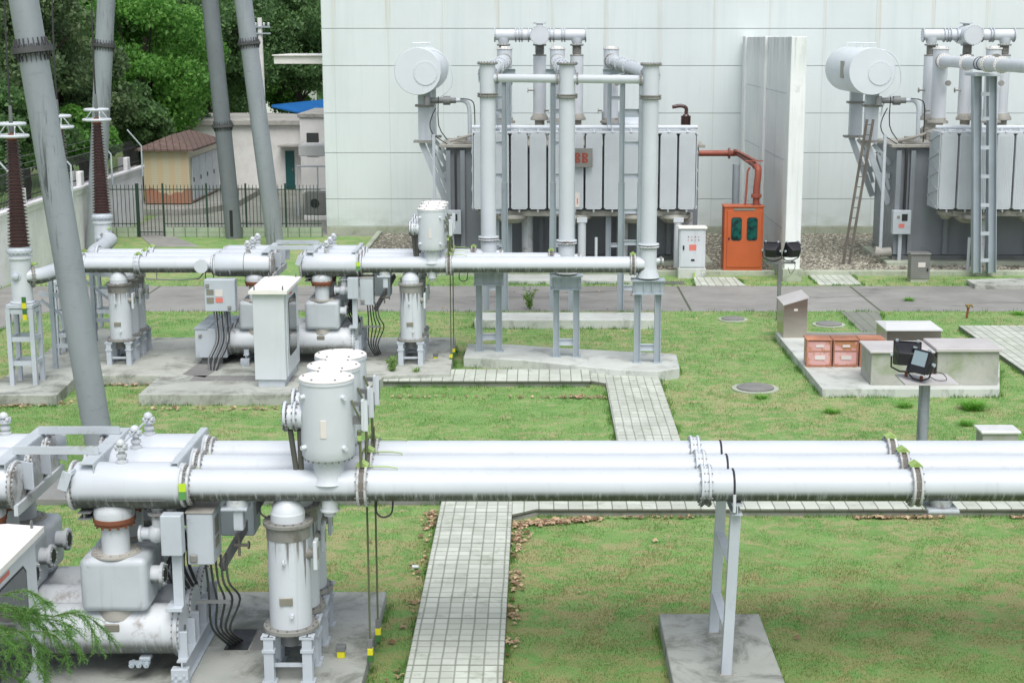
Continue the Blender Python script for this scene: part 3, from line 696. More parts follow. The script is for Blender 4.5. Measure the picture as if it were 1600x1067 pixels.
def arrester(label, group, x, y, front):
    t = thing('surge_arrester', label, 'arrester tank', (x, y, .2), group)
    MB().lathe((x, y, .86), Z_, [(0,.26),(1.27,.26)], 40).build('tank', M['arr'], t)
    MB().flange((x, y, .83), Z_, .34, .055, 40, 16).build('flange', M['flange'], t)
    mb = MB(); mb.flange((x, y, 2.17), Z_, .305, .05, 40, 16); mb.lathe((x,y,1.98),Z_,[(0,.266),(.16,.268)],40); mb.build('flange', M['flange'], t)
    MB().lathe((x, y, 2.19), Z_, [(0,.21),(.10,.21),(.105,.205),(.13,.20),(.19,.175),(.27,.11),(.31,.05)], 36).build('dome', M['whiteclean'], t)
    mb = MB()
    for dx, z in ((-.02, 1.72), (.06, 1.05)): mb.cyl((x+dx, y-.25, z), (x+dx, y-.31, z), .022, n=10)
    mb.torus((x-.02, y-.30, 1.74), X_, .03, .012, 12, 6); mb.build('lifting_lug', M['whiteclean'], t)
    MB().box(x-.09, x+.07, y-.275, y-.25, 1.18, 1.28, .005).build('nameplate', M['plate'], t)
    # side instrument
    mb = MB(); mb.cyl((x+.2, y-.05, 1.78), (x+.33, y-.05, 1.78), .09, .05, n=16).build('sensor_boss', M['flange'], t)
    MB().box(x+.31, x+.36, y-.12, y+.06, 1.58, 1.95, .01).build('counter_box', M['whiteclean'], t)
    MB().box(x+.36, x+.364, y-.08, y+.02, 1.7, 1.85, 0).build('counter_plate', M['plate'], t)
    return t
def arr_frame(label, x, y0, n=3):
    t = thing('arrester_frame', label, 'steel frame', (x, y0, .2), 'frames under the arrester tanks')
    for s in (-1, 1):
        xx = x+s*.235
        MB().bar((xx, y0-.18, .28), (xx, y0+DY*(n-1)+.36, .28), .05, .07).build('rail', M['steel'], t)
        for k in range(n):
            for yy in (y0+DY*k-.27, y0+DY*k+.24):
                mb = MB(); mb.hbeam((xx, yy, .22), (xx, yy, .8), .12, .12, .016, up=(0,1,0)); mb.box(xx-.09,xx+.09,yy-.07,yy+.07,.2,.225); mb.box(xx-.09,xx+.09,yy-.07,yy+.07,.77,.8)
                mb.box(xx-.08,xx+.08,yy-.075,yy+.075,.60,.635)
                mb.build('leg', M['lgrey'], t)
    for k in range(n):
        y = y0+DY*k-.27
        MB().bar((x-.2, y, .42), (x+.2, y, .42), .02, .05).build('crossbar', M['lgrey'], t)
        MB().cyl((x, y+.2, .62), (x, y+.2, .82), .12, n=16).build('terminal', M['dsteel'], t)
    return t

def vt(label, group, x, y):
    t = thing('voltage_transformer', label, 'voltage transformer', (x, y, ZC), group)
    mb = MB(); mb.lathe((x, y, ZC+.05), Z_, [(0,.24),(.08,.195),(.14,.19),(.34,.19)], 36).build('neck', M['whiteclean'], t)
    mb = MB().lathe((x, y, 3.0), Z_, [(0,.30),(.03,.318),(.12,.322),(.14,.325),(.92,.325),(.925,.335),(.955,.335),(.965,.30)], 56); mb.k = 1; mb.bolts((x, y, 3.0), Z_, .29, 22, .012, .05); mb.build('tank', M['whiteclean'], t)
    mb = MB().lathe((x, y, 3.965), Z_, [(0,.332),(.012,.332),(.022,.32)], 56); mb.k = 1; mb.bolts((x, y, 3.985), Z_, .28, 6, .014, .03, .5); mb.build('lid', M['whitetop'], t)
    for an in (-140, -48):
        w = math.radians(an)
        for z in (3.16, 3.78):
            c = Vector((x+.33*math.cos(w), y+.33*math.sin(w), z)); d = Vector((math.cos(w), math.sin(w), 0)); MB().cyl(c-d*.02, c+d*.05, .035, .028, n=12).build('lifting_boss', M['whiteclean'], t)
    MB().box(x-.045, x+.03, y-.334, y-.318, 3.30, 3.52, .003).build('nameplate', M['paper'], t)
    # port to the left with its two stays
    MB().lathe((x-.29, y-.03, 3.5), -X_, [(0,.14),(.18,.14)], 28).build('side_port', M['whiteclean'], t)
    mb = MB(); mb.flange((x-.38, y-.03, 3.5), X_, .185, .03, 32, 12); mb.flange((x-.50, y-.03, 3.5), X_, .185, .035, 32, 12); mb.build('flange', M['white'], t)
    MB().cyl((x-.52, y-.03, 3.5), (x-.54, y-.03, 3.5), .08, n=18).build('port_cap', M['dsteel'], t)
    for dx in (0, .12):
        MB().cyl((x-.45+dx*.95, y-.03, 3.33), (x-.40+dx*.5, y+.02, 2.8), .034, n=12).build('stay', M['dstay'], t)
    # switching box and bracket to the right
    mb = MB(); mb.box(x+.42, x+.45, y-.14, y-.02, 3.34, 3.72, .008); mb.box(x+.45, x+.5, y-.14, y-.125, 3.34, 3.72); mb.build('shield', M['whiteclean'], t)
    mb = MB(); mb.bar((x+.30, y-.05, 3.66), (x+.44, y-.05, 3.66), .06, .05); mb.bar((x+.30, y-.05, 3.46), (x+.44, y-.05, 3.46), .09, .09); mb.box(x+.455,x+.5,y-.12,y-.02,3.4,3.64); mb.build('linkage', M['dsteel'], t)
    mb = MB(); mb.tube([(x+.31,y-.13,3.72),(x+.36,y-.15,3.6),(x+.40,y-.12,3.5)],.014,6,smooth=3); mb.box(x+.37,x+.42,y-.17,y-.11,3.2,3.36,.01); mb.tube([(x+.40,y-.14,3.3),(x+.405,y-.14,2.98),(x+.41,y-.16,2.9)],.017,8)
    mb.build('earth_link', M['rod'], t); MB().box(x+.368,x+.422,y-.172,y-.108,3.22,3.30,.01).build('link_marker', M['green'], t)
    MB().cyl((x+.0, y, ZC-.17), (x+.0, y, ZC-.30), .10, n=20).build('lower_port', M['vgrey'], t)
    MB().lathe((x, y, ZC-.30), -Z_, [(0,.12),(.02,.12),(.025,.075),(.08,.075)], 20).build('port_flange', M['vgrey'], t)
    return t
def marker(label, x, y):
    t = thing('marker_block', label, 'marker', (x, y, .2)); MB().box(x-.05, x+.05, y-.05, y+.05, .2, .29, .005).build('yellow_part', M['yellow'], t); MB().box(x-.06, x+.06, y-.06, y+.06, .29, .36, .005).build('grey_cap', M['dsteel'], t)
def rods(label, x, y, row):
    t = thing('earthing_rod', label, 'earthing rod', (x, y, .2), 'thin earthing rods by the voltage transformers')
    MB().cyl((x, y, .42), (x, y, 3.1), .013, n=8).build('rod', M['rod'], t)
    MB().box(x-.03, x+.03, y-.03, y+.03, .38, .5, .004).build('clamp', M['dsteel'], t)
    MB().box(x-.035, x+.035, y-.035, y+.035, .29, .38, .004).build('yellow_band', M['yellow'], t)
    MB().box(x-.036, x+.036, y-.036, y+.036, .2, .29, .004).build('green_band', M['dgreen'], t)
    return t
def duct(label, group, y, xa, xb, joints, ports=(), straps=()):
    t = thing('bus_duct', label, 'gas duct', ((xa+min(xb,6))/2, y, ZC-.19), group)
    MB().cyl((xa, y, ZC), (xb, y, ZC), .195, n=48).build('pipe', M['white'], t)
    for j in joints: joint(t, j[0], y, cap=j[1] & 1, cable=bool(j[1] & 2), kind='brown' if j[1] & 4 else 'white')
    for x in ports:
        MB().lathe((x, y, ZC-.16), -Z_, [(0,.15),(.10,.13)], 28).build('lower_port', M['vgrey'], t); MB().box(x-.19, x+.19, y-.19, y+.19, ZC-.3, ZC-.262, .006).build('port_plate', M['lgrey'], t)
    for x in straps:
        mb = MB(); mb.torus((x, y, ZC), X_, .195, .014, 40, 8); mb.build('strap', M['black'], t)
        mb = MB(); mb.cyl((x, y-.215, ZC-.28), (x, y-.2, ZC-.06), .02, n=8); mb.build('strap_bolt', M['whiteclean'], t)
    return t

def channel_y(x, y0, y1, z, w=.17, label='', extra=None):
    t = thing('channel_brace', label, 'steel brace', (x, (y0+y1)/2, z))
    mb = MB(); mb.box(x-w/2, x+w/2, y0, y1, z, z+.012); s = extra or 1; mb.box(x+s*w/2-.006, x+s*w/2+.006, y0, y1, z-.13, z-.001)
    mb.build('channel', M['moss_steel'], t)
    return t

M['moss_steel'] = paint('mossy_grey_channel', (.50,.55,.58), .5, var=.1, dirt=.75, dthr=.54, dcol=(.22,.24,.10))
def bay(y0, rowname, near):
    y0k = [y0+DY*k for k in range(3)]
    R_ = ' in the near row' if near else ' in the far row'
    def lab(p, k, obj, ext): return f'{PH[k]} {obj} {ext}' + R_
    for k, y in enumerate(y0k):
        d = drum(lab('', k, 'thick white drum', 'left of the voltage tanks,'), 'thick gas drums left of the voltage transformers', y, -5.63, -4.33, -1)
        if k == 0:
            # link rods between the three valves
            mb = MB(); mb.tube([(-5.06, y0, ZC+.5), (-5.06, y0+2*DY, ZC+.5)], .012, 6)
            mb.build('link_rod', M['lgrey'], d)
            m = MB().box(-5.73, -5.61, y-.33, y-.315, ZC+.02, ZC+.26, .004); m.rot(.35, piv=(-5.66, y-.32, ZC+.14), axis='Y'); m.bar((-5.64,y-.32,ZC+.2),(-5.58,y-.18,ZC+.24),.03,.05); m.build('corner_bracket', M['lgrey'], d)
            MB().box(-5.2, -4.5, y-.288, y-.28, ZC-.115, ZC-.108).build('trim_line', M['dsteel'], d)
        d2 = drum(lab('', k, 'blank ended white drum', 'above the white control cabinet'), 'blank ended drums beside the control cabinets', y, -7.69, -6.38, 1)
        mb = MB(); mb.box(-6.34, -6.14, y+.12, y+.14, ZC-.08, ZC+.27, .005); mb.box(-6.36, -6.34, y-.02, y+.14, ZC-.08, ZC+.27, .005); mb.rot(-.5, piv=(-6.34, y+.12, 0)); mb.build('gusset', M['lgrey'], d2)
        MB().torus((-7.0, y, ZC), X_, .286, .008, 40, 6).build('weld_seam', M['band'], d2)
        b = breaker(lab('', k, 'circuit breaker', 'lying low under the drums'), 'circuit breakers lying under the drums', y)
        # small gas valve between
        v = thing('gas_valve', lab('', k, 'white elbow valve', 'hanging under the thick drum'), 'valve', (-4.66, y, 2.3), 'elbow valves under the drums')
        MB().cyl((-4.66, y, 2.1), (-4.66, y, 2.4), .075, n=18).build('stem', M['vgrey'], v)
        MB().flange((-4.66, y, 2.28), Z_, .12, .04, 24, 8).build('flange', M['vgrey'], v)
        mb = MB(); mb.ball((-4.68, y, 2.02), .12, 16); mb.cyl((-4.68,y,2.02),(-4.86,y,2.02),.075,n=16); mb.cyl((-4.86,y,2.02),(-4.89,y,2.02),.105,n=16); mb.cyl((-4.6,y,2.02),(-4.52,y,2.02),.09,n=16); mb.build('valve_body', M['whiteclean'], v)
        arrester(lab('', k, 'upright arrester tank', 'under the ducts left of the rods'), 'upright arrester tanks', -3.07, y, k == 0)
        vt(lab('', k, 'fat upright voltage tank', 'with round lids standing on the ducts'), 'voltage transformers standing on the ducts', -2.55, y)
    frame_bed('grey bed frame under the breaker ends' + R_, y0)
    frame_bed('grey bed frame under the middle of the breakers' + R_, y0, -7.0)
    arr_frame('frame carrying the arrester tanks left of the rods' + R_, -3.07, y0)
    for k in (0, 1): rods(('near' if k == 0 else 'farther') + ' green earthing rod of the pair' + R_, -2.14+.03*k, y0+.36+DY*k, rowname)
    t = thing('shade_hoses', 'black hoses added as shade between the grey housings' + R_, 'hoses', (-4.55, y0+.3, 1.1))  # black tubes added to deepen the shade behind the housings
    for i in range(5): MB().tube([(-4.62+.02*i, y0+.34+.05*i, 2.0), (-4.56+.03*i, y0+.3+.06*i, 1.75), (-4.66+.05*i, y0+.32+.08*i, 1.4), (-4.5+.03*i, y0+.36+.08*i, 1.12)], .022, 8, smooth=5).build('hose', M['black'], t)
    for k in (0, 1):
        t = thing('drive_shaft', ('nearer' if k == 0 else 'farther') + ' dark drive shaft running between the drum phases' + R_, 'shaft', (-4.45, y0+.3+DY*k, 2.2))
        MB().cyl((-4.42, y0+.12+DY*k, 2.16), (-4.42, y0+.58+DY*k, 2.16), .045, n=12).build('shaft', M['blackfl'], t); MB().box(-4.5, -4.34, y0+.28+DY*k, y0+.42+DY*k, 2.02, 2.3, .015).build('gearbox', M['dsteel'], t)
    marker('yellow marker block beside the arrester frame' + R_, -2.53, y0+.5)
    # braces
    channel_y(-5.44, y0-.2, y0+1.55, ZC+.31, label='channel across the left ends of the thick drums' + R_)
    channel_y(-4.40, y0-.12, y0+1.6, ZC+.30, .09, label='channel across the right ends of the thick drums' + R_)
    channel_y(-6.5, y0-.2, y0+1.55, ZC+.31, label='channel across the blank drum ends' + R_)
    for i, yy in enumerate((y0+.22, y0+1.2)):
        t = thing('tie_beam', ('nearer' if i == 0 else 'farther') + ' mossy tie beam joining the drum groups' + R_, 'steel beam', (-5.9, yy, ZC+.33))
        mb = MB(); mb.box(-6.45, -5.4, yy-.012, yy, ZC+.325, ZC+.43, .003); mb.box(-6.45, -5.4, yy, yy+.09, ZC+.325, ZC+.337); mb.build('angle', M['moss_steel'], t)
    t = thing('drum_shade_bar', 'dark bar standing for shade under the thick drums' + R_, 'steel beam', (-5.52, y0+.7, ZC-.33))  # added dark bar, stands for the black shadow below the left drum ends
    MB().hbeam((-5.50, y0-.2, ZC-.335), (-5.50, y0+1.55, ZC-.335), .16, .09, .012, up=(0,0,1)).build('channel', M['dsteel'], t)
    t = thing('lower_channel', 'grimy channel under the blank drum ends' + R_, 'steel beam', (-6.32, y0+.7, ZC-.3))
    MB().bar((-6.30, y0-.25, ZC-.25), (-6.30, y0+1.6, ZC-.25), .05, .13).build('channel', M['vgrey'], t)
    t = thing('phase_mark', 'yellow and green marker plates on the drum flanges' + R_, 'marker', (-4.28, y0, ZC))
    for k in (0, 1, 2):
        y = y0k[k]-.275
        MB().box(-4.32, -4.235, y-.01, y, ZC+.0, ZC+.10).build('yellow_plate', M['marky'], t); MB().box(-4.32, -4.235, y-.01, y, ZC-.10, ZC-.002).build('green_plate', M['markg'], t)
    # control boxes
    t = thing('terminal_box', 'flat grey terminal box on a bracket post' + R_, 'control box', (-4.4, y0-.3, 1.15))
    MB().box(-4.53, -4.28, y0-.42, y0-.24, 1.87, 2.37, .008).build('casing', M['lgrey'], t)
    mb = MB(); mb.box(-4.44, -4.32, y0-.30, y0-.20, 1.2, 1.868, .004); mb.box(-4.52, -4.32, y0-.4, y0-.12, 1.15, 1.2, .004); mb.build('post', M['lgrey'], t)
    t = thing('control_box', 'deeper grey control box with nameplates on its right side' + R_, 'control box', (-4.1, y0, 1.68))
    MB().box(-4.27, -3.95, y0-.20, y0+.26, 1.68, 2.33, .012).build('casing', M['lgrey'], t)
    MB().box(-4.28, -3.94, y0-.21, y0+.27, 2.33, 2.35, .004).build('lid', M['grime'], t)
    mb = MB(); mb.box(-3.949, -3.944, y0-.1, y0+.12, 2.02, 2.24); mb.box(-3.949, -3.944, y0-.1, y0+.12, 1.86, 1.98); mb.build('nameplate', M['plate'], t)
    MB().box(-4.24, -4.15, y0-.24, y0-.20, 1.72, 1.82, .012).build('latch', M['flange'], t)
    t = thing('rear_control_box', 'dark rear control box behind the grey control box' + R_, 'control box', (-3.8, y0+.9, 1.68))
    MB().box(-4.05, -3.62, y0+.7, y0+1.15, 1.75, 2.4, .012).build('casing', M['steel'], t)
    mb = MB(); mb.bar((-3.95, y0+.2, 1.5), (-3.55, y0+1.1, 2.2), .05, .12); mb.build('stay', M['dsteel'], t)
    t = thing('cable_bundle', 'dark cables dropping from the control box into the trench' + R_, 'cables', (-4.0, y0+.3, .2))
    for i in range(5):
        x = -4.12+i*.055; MB().tube([(x, y0+.05+.05*i, 1.68), (x+.01+.01*i, y0+.12, 1.35), (x-.0+.035*i, y0+.2+.03*i, 1.05), (x-.03, y0+.45, .6), (-4.02+.03*i, y0+.85+.05*i, .2)], .015, 8, smooth=5).build('cable', M['cable'], t)
    MB().bar((-4.25, y0+.04, 1.12), (-3.82, y0+.04, 1.12), .03, .04).build('cable_bracket', M['dsteel'], t)
    t = thing('gas_gauge', 'white bracket gauge under the front duct' + R_, 'gauge', (-3.66, y0, 2.3))
    MB().box(-3.86, -3.54, y0-.14, y0+.14, 2.34, 2.375, .006).build('shelf', M['lgrey'], t); MB().cyl((-3.68,y0,2.375),(-3.68,y0,2.47),.14,n=20).build('boss', M['vgrey'], t)
    MB().box(-3.72, -3.60, y0-.1, y0+.06, 2.08, 2.335, .01).build('gauge_box', M['lgrey'], t)
    t = thing('stop_valve', 'small red handled valve beside the control box' + R_, 'valve', (-3.72, y0+.2, 1.75))
    mb = MB(); mb.cyl((-3.72,y0+.2,1.66),(-3.72,y0+.2,1.95),.018,n=8); mb.cyl((-3.78,y0+.2,1.8),(-3.6,y0+.2,1.8),.022,n=8); mb.cyl((-3.61,y0+.2,1.8),(-3.59,y0+.2,1.8),.05,n=12); mb.build('body', M['band'], t)
    for x in (-3.45, -1.95):
        pass
M['marky'] = paint('bright_yellow_green_mark', (.50,.72,.03), .5, var=.05)
M['markg'] = paint('leaf_green_mark', (.10,.30,.08), .5, var=.05)
Y1, Y2 = 18.0, 36.3
bay(Y1, 'near', True); bay(Y2, 'far', False)
# far-row stubs at front duct
# ---- long ducts, near row
for k in range(3):
    y = Y1+DY*k
    d = duct(f'{PH[k]} long white duct of three crossing the foreground', 'long white ducts in the near row', y, -4.31, 14., [(-2.14, 7), (2.02, 0), (4.57, 5)], ports=(4.9,) if k == 0 else (), straps=(2.36,))
    MB().flange((-4.24, y, ZC), X_, .25, .035, 32, 20).build('flange', M['flangew'], d)
    if k == 0: under_loop(d, -3.4, y); under_loop(d, -1.98, y)
# duct support frame
t = thing('duct_frame', 'leaning steel ladder frame under the long near ducts', 'steel frame', (2.38, 18.7, .2))
xb, xt = 2.33, 2.40
for yy in (Y1+.02-.05, Y1+1.35):
    MB().bar((xb, yy, .2), (xt, yy, 2.3), .125, .11, up=(0,1,0)).build('leg', M['lgrey'], t)
    MB().box(xb-.085, xb+.085, yy-.08, yy+.08, .2, .21).build('base_plate', M['grime'], t)
for z in (.75, 1.6):
    MB().bar((xb+(xt-xb)*z/2.1, Y1, z), (xb+(xt-xb)*z/2.1, Y1+1.35, z), .115, .02).build('rung', M['lgrey'], t)
MB().hbeam((xt, Y1-.2, 2.37), (xt, Y1+1.6, 2.37), .13, .13, .012, up=(0,0,1)).build('top_beam', M['lgrey'], t)
# ---- far row ducts running right to the three columns
colX = [2.61, .67, -1.24]
for k in range(3):
    y = Y2+DY*k
    d = duct(f'{PH[k]} white duct of three leading right to the tall columns', 'white ducts in the far row leading right', y, -4.31, colX[k]-.1, [(-2.14, 7), (colX[k]-.37, 5)])
    MB().flange((-4.24, y, ZC), X_, .25, .035, 32, 20).build('flange', M['white'], d)
    if k == 0: under_loop(d, -3.1, y); under_loop(d, -1.9, y)
colname = ['right hand', 'middle', 'left hand']
for k in range(3):
    x, y = colX[k], Y2+DY*k
    c = thing('riser_duct', f'{colname[k]} tall white riser duct of three in front of the transformer', 'gas duct', (x, y, 2.3), 'tall riser ducts')
    MB().lathe((x, y, 2.33), Z_, [(0,.27),(.06,.25),(.2,.21),(.25,.2),(.75,.2)], 40).build('lower_tee', M['white'], c)
    MB().flange((x, y, 2.33), Z_, .27, .03, 32, 16).build('flange', M['white'], c)
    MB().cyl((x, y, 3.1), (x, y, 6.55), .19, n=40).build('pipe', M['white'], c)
    MB().cyl((x, y, 6.6), (x, y, 7.34), .19, n=40).build('upper_pipe', M['white'], c)
    for z in (3.09, 6.58, 7.36):
        mb = MB(); mb.flange((x, y, z-.025), Z_, .255, .035, 32, 18)
        if z < 7: mb.flange((x, y, z+.03), Z_, .255, .035, 32, 0)
        mb.build('flange', M['flange'] if z > 4 else M['vgrey'], c)
    MB().cyl((x+.15, y, 2.72), (x+.36, y, 2.72), .07, n=16).build('side_stub', M['whiteclean'], c)
    MB().flange((x+.30, y, 2.72), X_, .11, .03, 20, 8).build('flange', M['flange'], c)
    # horizontal return duct to the transformer
    r = thing('return_duct', f'{colname[k]} upper duct running back from its riser to the transformer', 'gas duct', (x, (y+56)/2, 6.9), 'upper return ducts')
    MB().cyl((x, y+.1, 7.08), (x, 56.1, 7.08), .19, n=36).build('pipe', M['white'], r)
    for yy in (y+.3, 44.3, 49., 54.9): MB().flange((x, yy, 7.08), Y_, .25, .04, 32, 16).flange((x, yy+.07, 7.08), Y_, .25, .04, 32, 0).build('flange', M['white'], r)
    MB().cyl((x, 53.2, 7.08), (x, 54.3, 7.08), .23, n=30).build('bellows', M['vgrey'], r)
    # front support
    s = thing('riser_support', f'grey steel portal under the {colname[k]} riser duct', 'steel support', (x, y, .25), 'steel portals under the risers')
    for dx in (-.245, .245):
        MB().hbeam((x+dx, y, .25), (x+dx, y, 1.93), .17, .155, .016, up=(1,0,0)).build('leg', M['steel'], s)
        MB().box(x+dx-.11, x+dx+.11, y-.11, y+.11, .25, .27).build('base_plate', M['steel'], s)
    mb = MB(); mb.hbeam((x-.36, y-.12, 2.1), (x+.36, y-.12, 2.1), .12, .3, .02, up=(0,0,1)).hbeam((x-.36, y+.12, 2.1), (x+.36, y+.12, 2.1), .12, .3, .02, up=(0,0,1)); mb.box(x-.4, x+.4, y-.22, y+.22, 2.255, 2.285); mb.box(x-.38,x+.38,y-.2,y+.2,1.935,1.955)
    for sx in (-.3,-.1,.1,.3): mb.box(x+sx-.008, x+sx+.008, y-.185, y-.13, 1.96, 2.25)
    mb.build('head_beam', M['steel'], s)
    MB().hbeam((x-.17, y, .62), (x+.17, y, .62), .1, .16, .015, up=(0,0,1)).build('crossbar', M['lgrey'], s)
    # H frames further back
    for j, (yy, zb, ww) in enumerate(((43.5, .25, .27), (52.6, .12, .22))):
        s = thing('tall_support', f'{"nearer" if j == 0 else "farther"} tall H steel support behind the {colname[k]} riser', 'steel support', (x, yy, zb), 'tall steel supports behind the risers')
        for dx in (-ww, ww):
            MB().hbeam((x+dx, yy, zb), (x+dx, yy, 3.9), .2, .18, .016, up=(1,0,0)).build('leg', M['steel'], s)
            MB().hbeam((x+dx, yy, 3.91), (x+dx, yy, 6.7), .17, .15, .016, up=(1,0,0)).build('upper_leg', M['steel'], s)
        for z in (.9, 2.2, 3.1, 4.1, 5.0, 5.9): MB().hbeam((x-ww+.07, yy, z), (x+ww-.07, yy, z), .1, .14, .014, up=(0,0,1)).build('crossbar', M['lgrey'], s)
        MB().hbeam((x-.45, yy, 6.79), (x+.45, yy, 6.79), .16, .18, .018, up=(0,0,1)).build('head_beam', M['steel'], s)
# equalising pipe
e_ = thing('link_pipe', 'thin white link pipe joining the tops of the three risers', 'pipe', (.7, 37, 7))
mb = MB()
for k in (0, 1):
    a_ = Vector((colX[k]-.16, Y2+DY*k+.02, 6.98)); b_ = Vector((colX[k+1]+.16, Y2+DY*(k+1)-.02, 6.98)); MB().cyl(a_, b_, .1, n=20).build('pipe', M['whiteclean'], e_)
    MB().flange(a_+Vector((-.08,.02,0)), X_, .15, .03, 24, 10).build('flange', M['flange'], e_); MB().flange(b_+Vector((.08,0,0)), X_, .15, .03, 24, 10).build('flange', M['flange'], e_)
# ---- far row, left of the drums
for k in range(3):
    y = Y2+DY*k
    d = duct(f'{PH[k]} white duct of three on the left behind the leaning pole', 'left hand white ducts in the far row', y, -10.9 if k != 1 else -11.4, -7.71, [(-9.55, 1)])
    MB().flange((-7.76, y, ZC), X_, .25, .035, 32, 16).build('flange', M['white'], d)
    if k == 0:
        mb = MB(); mb.tube([(-9.4,y-.1,2.43),(-9.35,y-.12,2.3),(-8.6,y-.12,2.28),(-8.1,y-.1,2.31),(-8.0,y-.05,2.43)], .018, 6); mb.tube([(-9.1,y-.12,2.45),(-9.1,y-.12,2.29)], .012, 5); mb.build('conduit', M['dsteel'], d)
        MB().cyl((-8.0, y-.1, ZC), (-8.0, y-.32, ZC), .16, n=28).build('blank_port', M['whiteclean'], d); under_loop(d, -7.95, y-.05, ZC-.17)
    arrester(f'{PH[k]} upright arrester tank of three on the far left pad', 'upright arrester tanks', -10.05, y, k == 0)
arr_frame('frame carrying the arrester tanks on the far left pad', -10.05, Y2)
t = thing('control_box', 'light grey control box with two instrument plates and red label', 'control box', (-7.5, 36, 1.6))
MB().box(-7.88, -7.16, 35.7, 36.0, 1.6, 2.36, .015).build('casing', M['lgrey'], t)
MB().box(-7.83, -7.66, 35.69, 35.7, 2.0, 2.13).build('nameplate', M['plate'], t); MB().box(-7.83, -7.66, 35.69, 35.7, 1.8, 1.94).build('nameplate', M['plate'], t)
MB().box(-7.62, -7.45, 35.69, 35.7, 1.96, 2.12).build('paper_label', M['paper'], t); MB().box(-7.62, -7.45, 35.69, 35.7, 1.82, 1.93).build('red_label', M['redlabel'], t)
for x, z in ((-7.8, 2.22), (-7.3, 1.7)): MB().box(x-.04, x+.04, 35.66, 35.7, z-.045, z+.045, .012).build('latch', M['flange'], t)
MB().box(-7.5, -7.38, 36.0, 36.2, 1.2, 2.0).build('bracket', M['lgrey'], t)
t = thing('cable_bundle', 'dark cables falling from the labelled control box to the pad', 'cables', (-7.6, 36, .25))
for i in range(6): x = -7.7+i*.06; MB().tube([(x, 35.85, 1.6), (x+.02, 35.8, 1.35), (x+.05, 35.7, .9), (x-.1, 35.5, .5), (-7.75+.03*i, 35.35, .25)], .018, 8, smooth=5).build('cable', M['black'] if i % 2 else M['dsteel'], t)
for k in range(3):
    y = Y2+DY*k; t = thing('operating_box', f'{PH[k]} pale blue operating box of three at the breaker ends', 'operating box', (-7.9, y, .4), 'operating boxes at the breaker ends')
    MB().box(-8.22, -7.46, y-.3, y+.25, .42, 1.12, .015).build('casing', M['lgrey'], t); MB().box(-8.24, -7.9, y-.32, y+.27, 1.12, 1.14).build('lid', M['steel'], t)
    MB().box(-8.13, -8.05, y-.33, y-.3, .92, 1.0, .01).build('latch', M['flange'], t); MB().box(-8.1, -7.6, y-.2, y+.15, .25, .42).build('foot', M['dsteel'], t)
# ---- bushings
def bushing(label, x, y):
    t = thing('bushing', label, 'bushing', (x, y, .25), 'brown porcelain bushings')
    n = 31; z0, z1 = 3.36, 5.74; prof = []
    for i in range(n):
        z = z0+(z1-z0)*i/n; q = i/n; r = .245*(1-q)+.15*q; h = (z1-z0)/n
        prof += [(z-z0, r-.055), (z-z0+h*.28, r-.055), (z-z0+h*.42, r), (z-z0+h*.55, r+.002), (z-z0+h*.9, r-.055)]
    MB().lathe((x, y, z0), Z_, prof, 36).build('porcelain', M['porc'], t)
    MB().lathe((x, y, z0-.14), Z_, [(0,.23),(.02,.275),(.07,.275),(.1,.24),(.15,.22)], 36).bolts((x,y,z0-.1),Z_,.255,16,.02,.09).build('flange', M['lgrey'], t)
    MB().lathe((x, y, 2.1), Z_, [(0,.27),(.03,.27),(.035,.23),(1.0,.23),(1.0,.26),(1.05,.26),(1.06,.215),(1.13,.215)], 36).build('housing', M['whiteclean'], t)
    MB().lathe((x-.04, y-.2, 2.72), -Y_, [(0,.11),(.04,.11),(.045,.075),(.1,.07),(.12,.04)], 20).build('gas_port', M['lgrey'], t)
    MB().lathe((x, y, z1), Z_, [(0,.12),(.04,.12),(.05,.09),(.14,.07)], 20).build('cap', M['rust'], t)
    for z, R_ in ((5.82, .34), (6.08, .29)): MB().torus((x, y, z), Z_, R_, .036, 36, 10).build('corona_ring', M['whiteclean'], t)
    mb = MB()
    for i in range(4):
        w = i*math.pi/2+.5; mb.cyl((x+.30*math.cos(w), y+.30*math.sin(w), 5.82), (x+.14*math.cos(w+.4), y+.14*math.sin(w+.4), 6.06), .014, n=6)
        mb.bar((x+.1*math.cos(w), y+.1*math.sin(w), 5.8), (x+.33*math.cos(w), y+.33*math.sin(w), 5.82), .012, .012)
    mb.build('ring_stay', M['whiteclean'], t)
    MB().tube([(x, y, 5.85), (x, y, 6.3), (x-.02, y+.2, 9), (x-.1, y+1.5, 16)], .022, 8, smooth=4).build('dropper', M['black'], t)
    MB().lathe((x, y, 5.88), Z_, [(0,.03),(.05,.05),(.6,.035)], 12).build('terminal', M['dsteel'], t)
    s = thing('bushing_stand', label.replace('bushing', 'steel stand under the bushing').replace('slender ', ''), 'steel stand', (x, y, .25), 'steel stands under the bushings')
    for dx in (-.26, .26):
        for dy in (-.26, .26):
            MB().hbeam((x+dx, y+dy, .25), (x+dx, y+dy, 2.0), .1, .1, .014, up=(0,1,0)).build('leg', M['lgrey'], s)
    for z in (.75, 1.3, 1.93):
        for a_, b_ in (((-.26,-.26),(.26,-.26)), ((.26,-.26),(.26,.26)), ((.26,.26),(-.26,.26)), ((-.26,.26),(-.26,-.26))):
            MB().bar((x+a_[0], y+a_[1], z), (x+b_[0], y+b_[1], z), .06, .1).build('crossbar', M['lgrey'], s)
    MB().box(x-.3, x+.3, y-.3, y+.3, 2.0, 2.09, .01).build('top_plate', M['lgrey'], s)
    for dz, mt in ((0, 'dgreen'), (.12, 'yellow'), (.24, 'dgreen'), (.36, 'yellow'), (.48, 'dgreen')):
        pass
    return t, s
b1, s1 = bushing('nearest brown ribbed bushing at the left edge', -11.62, 34.1)
mb = MB()
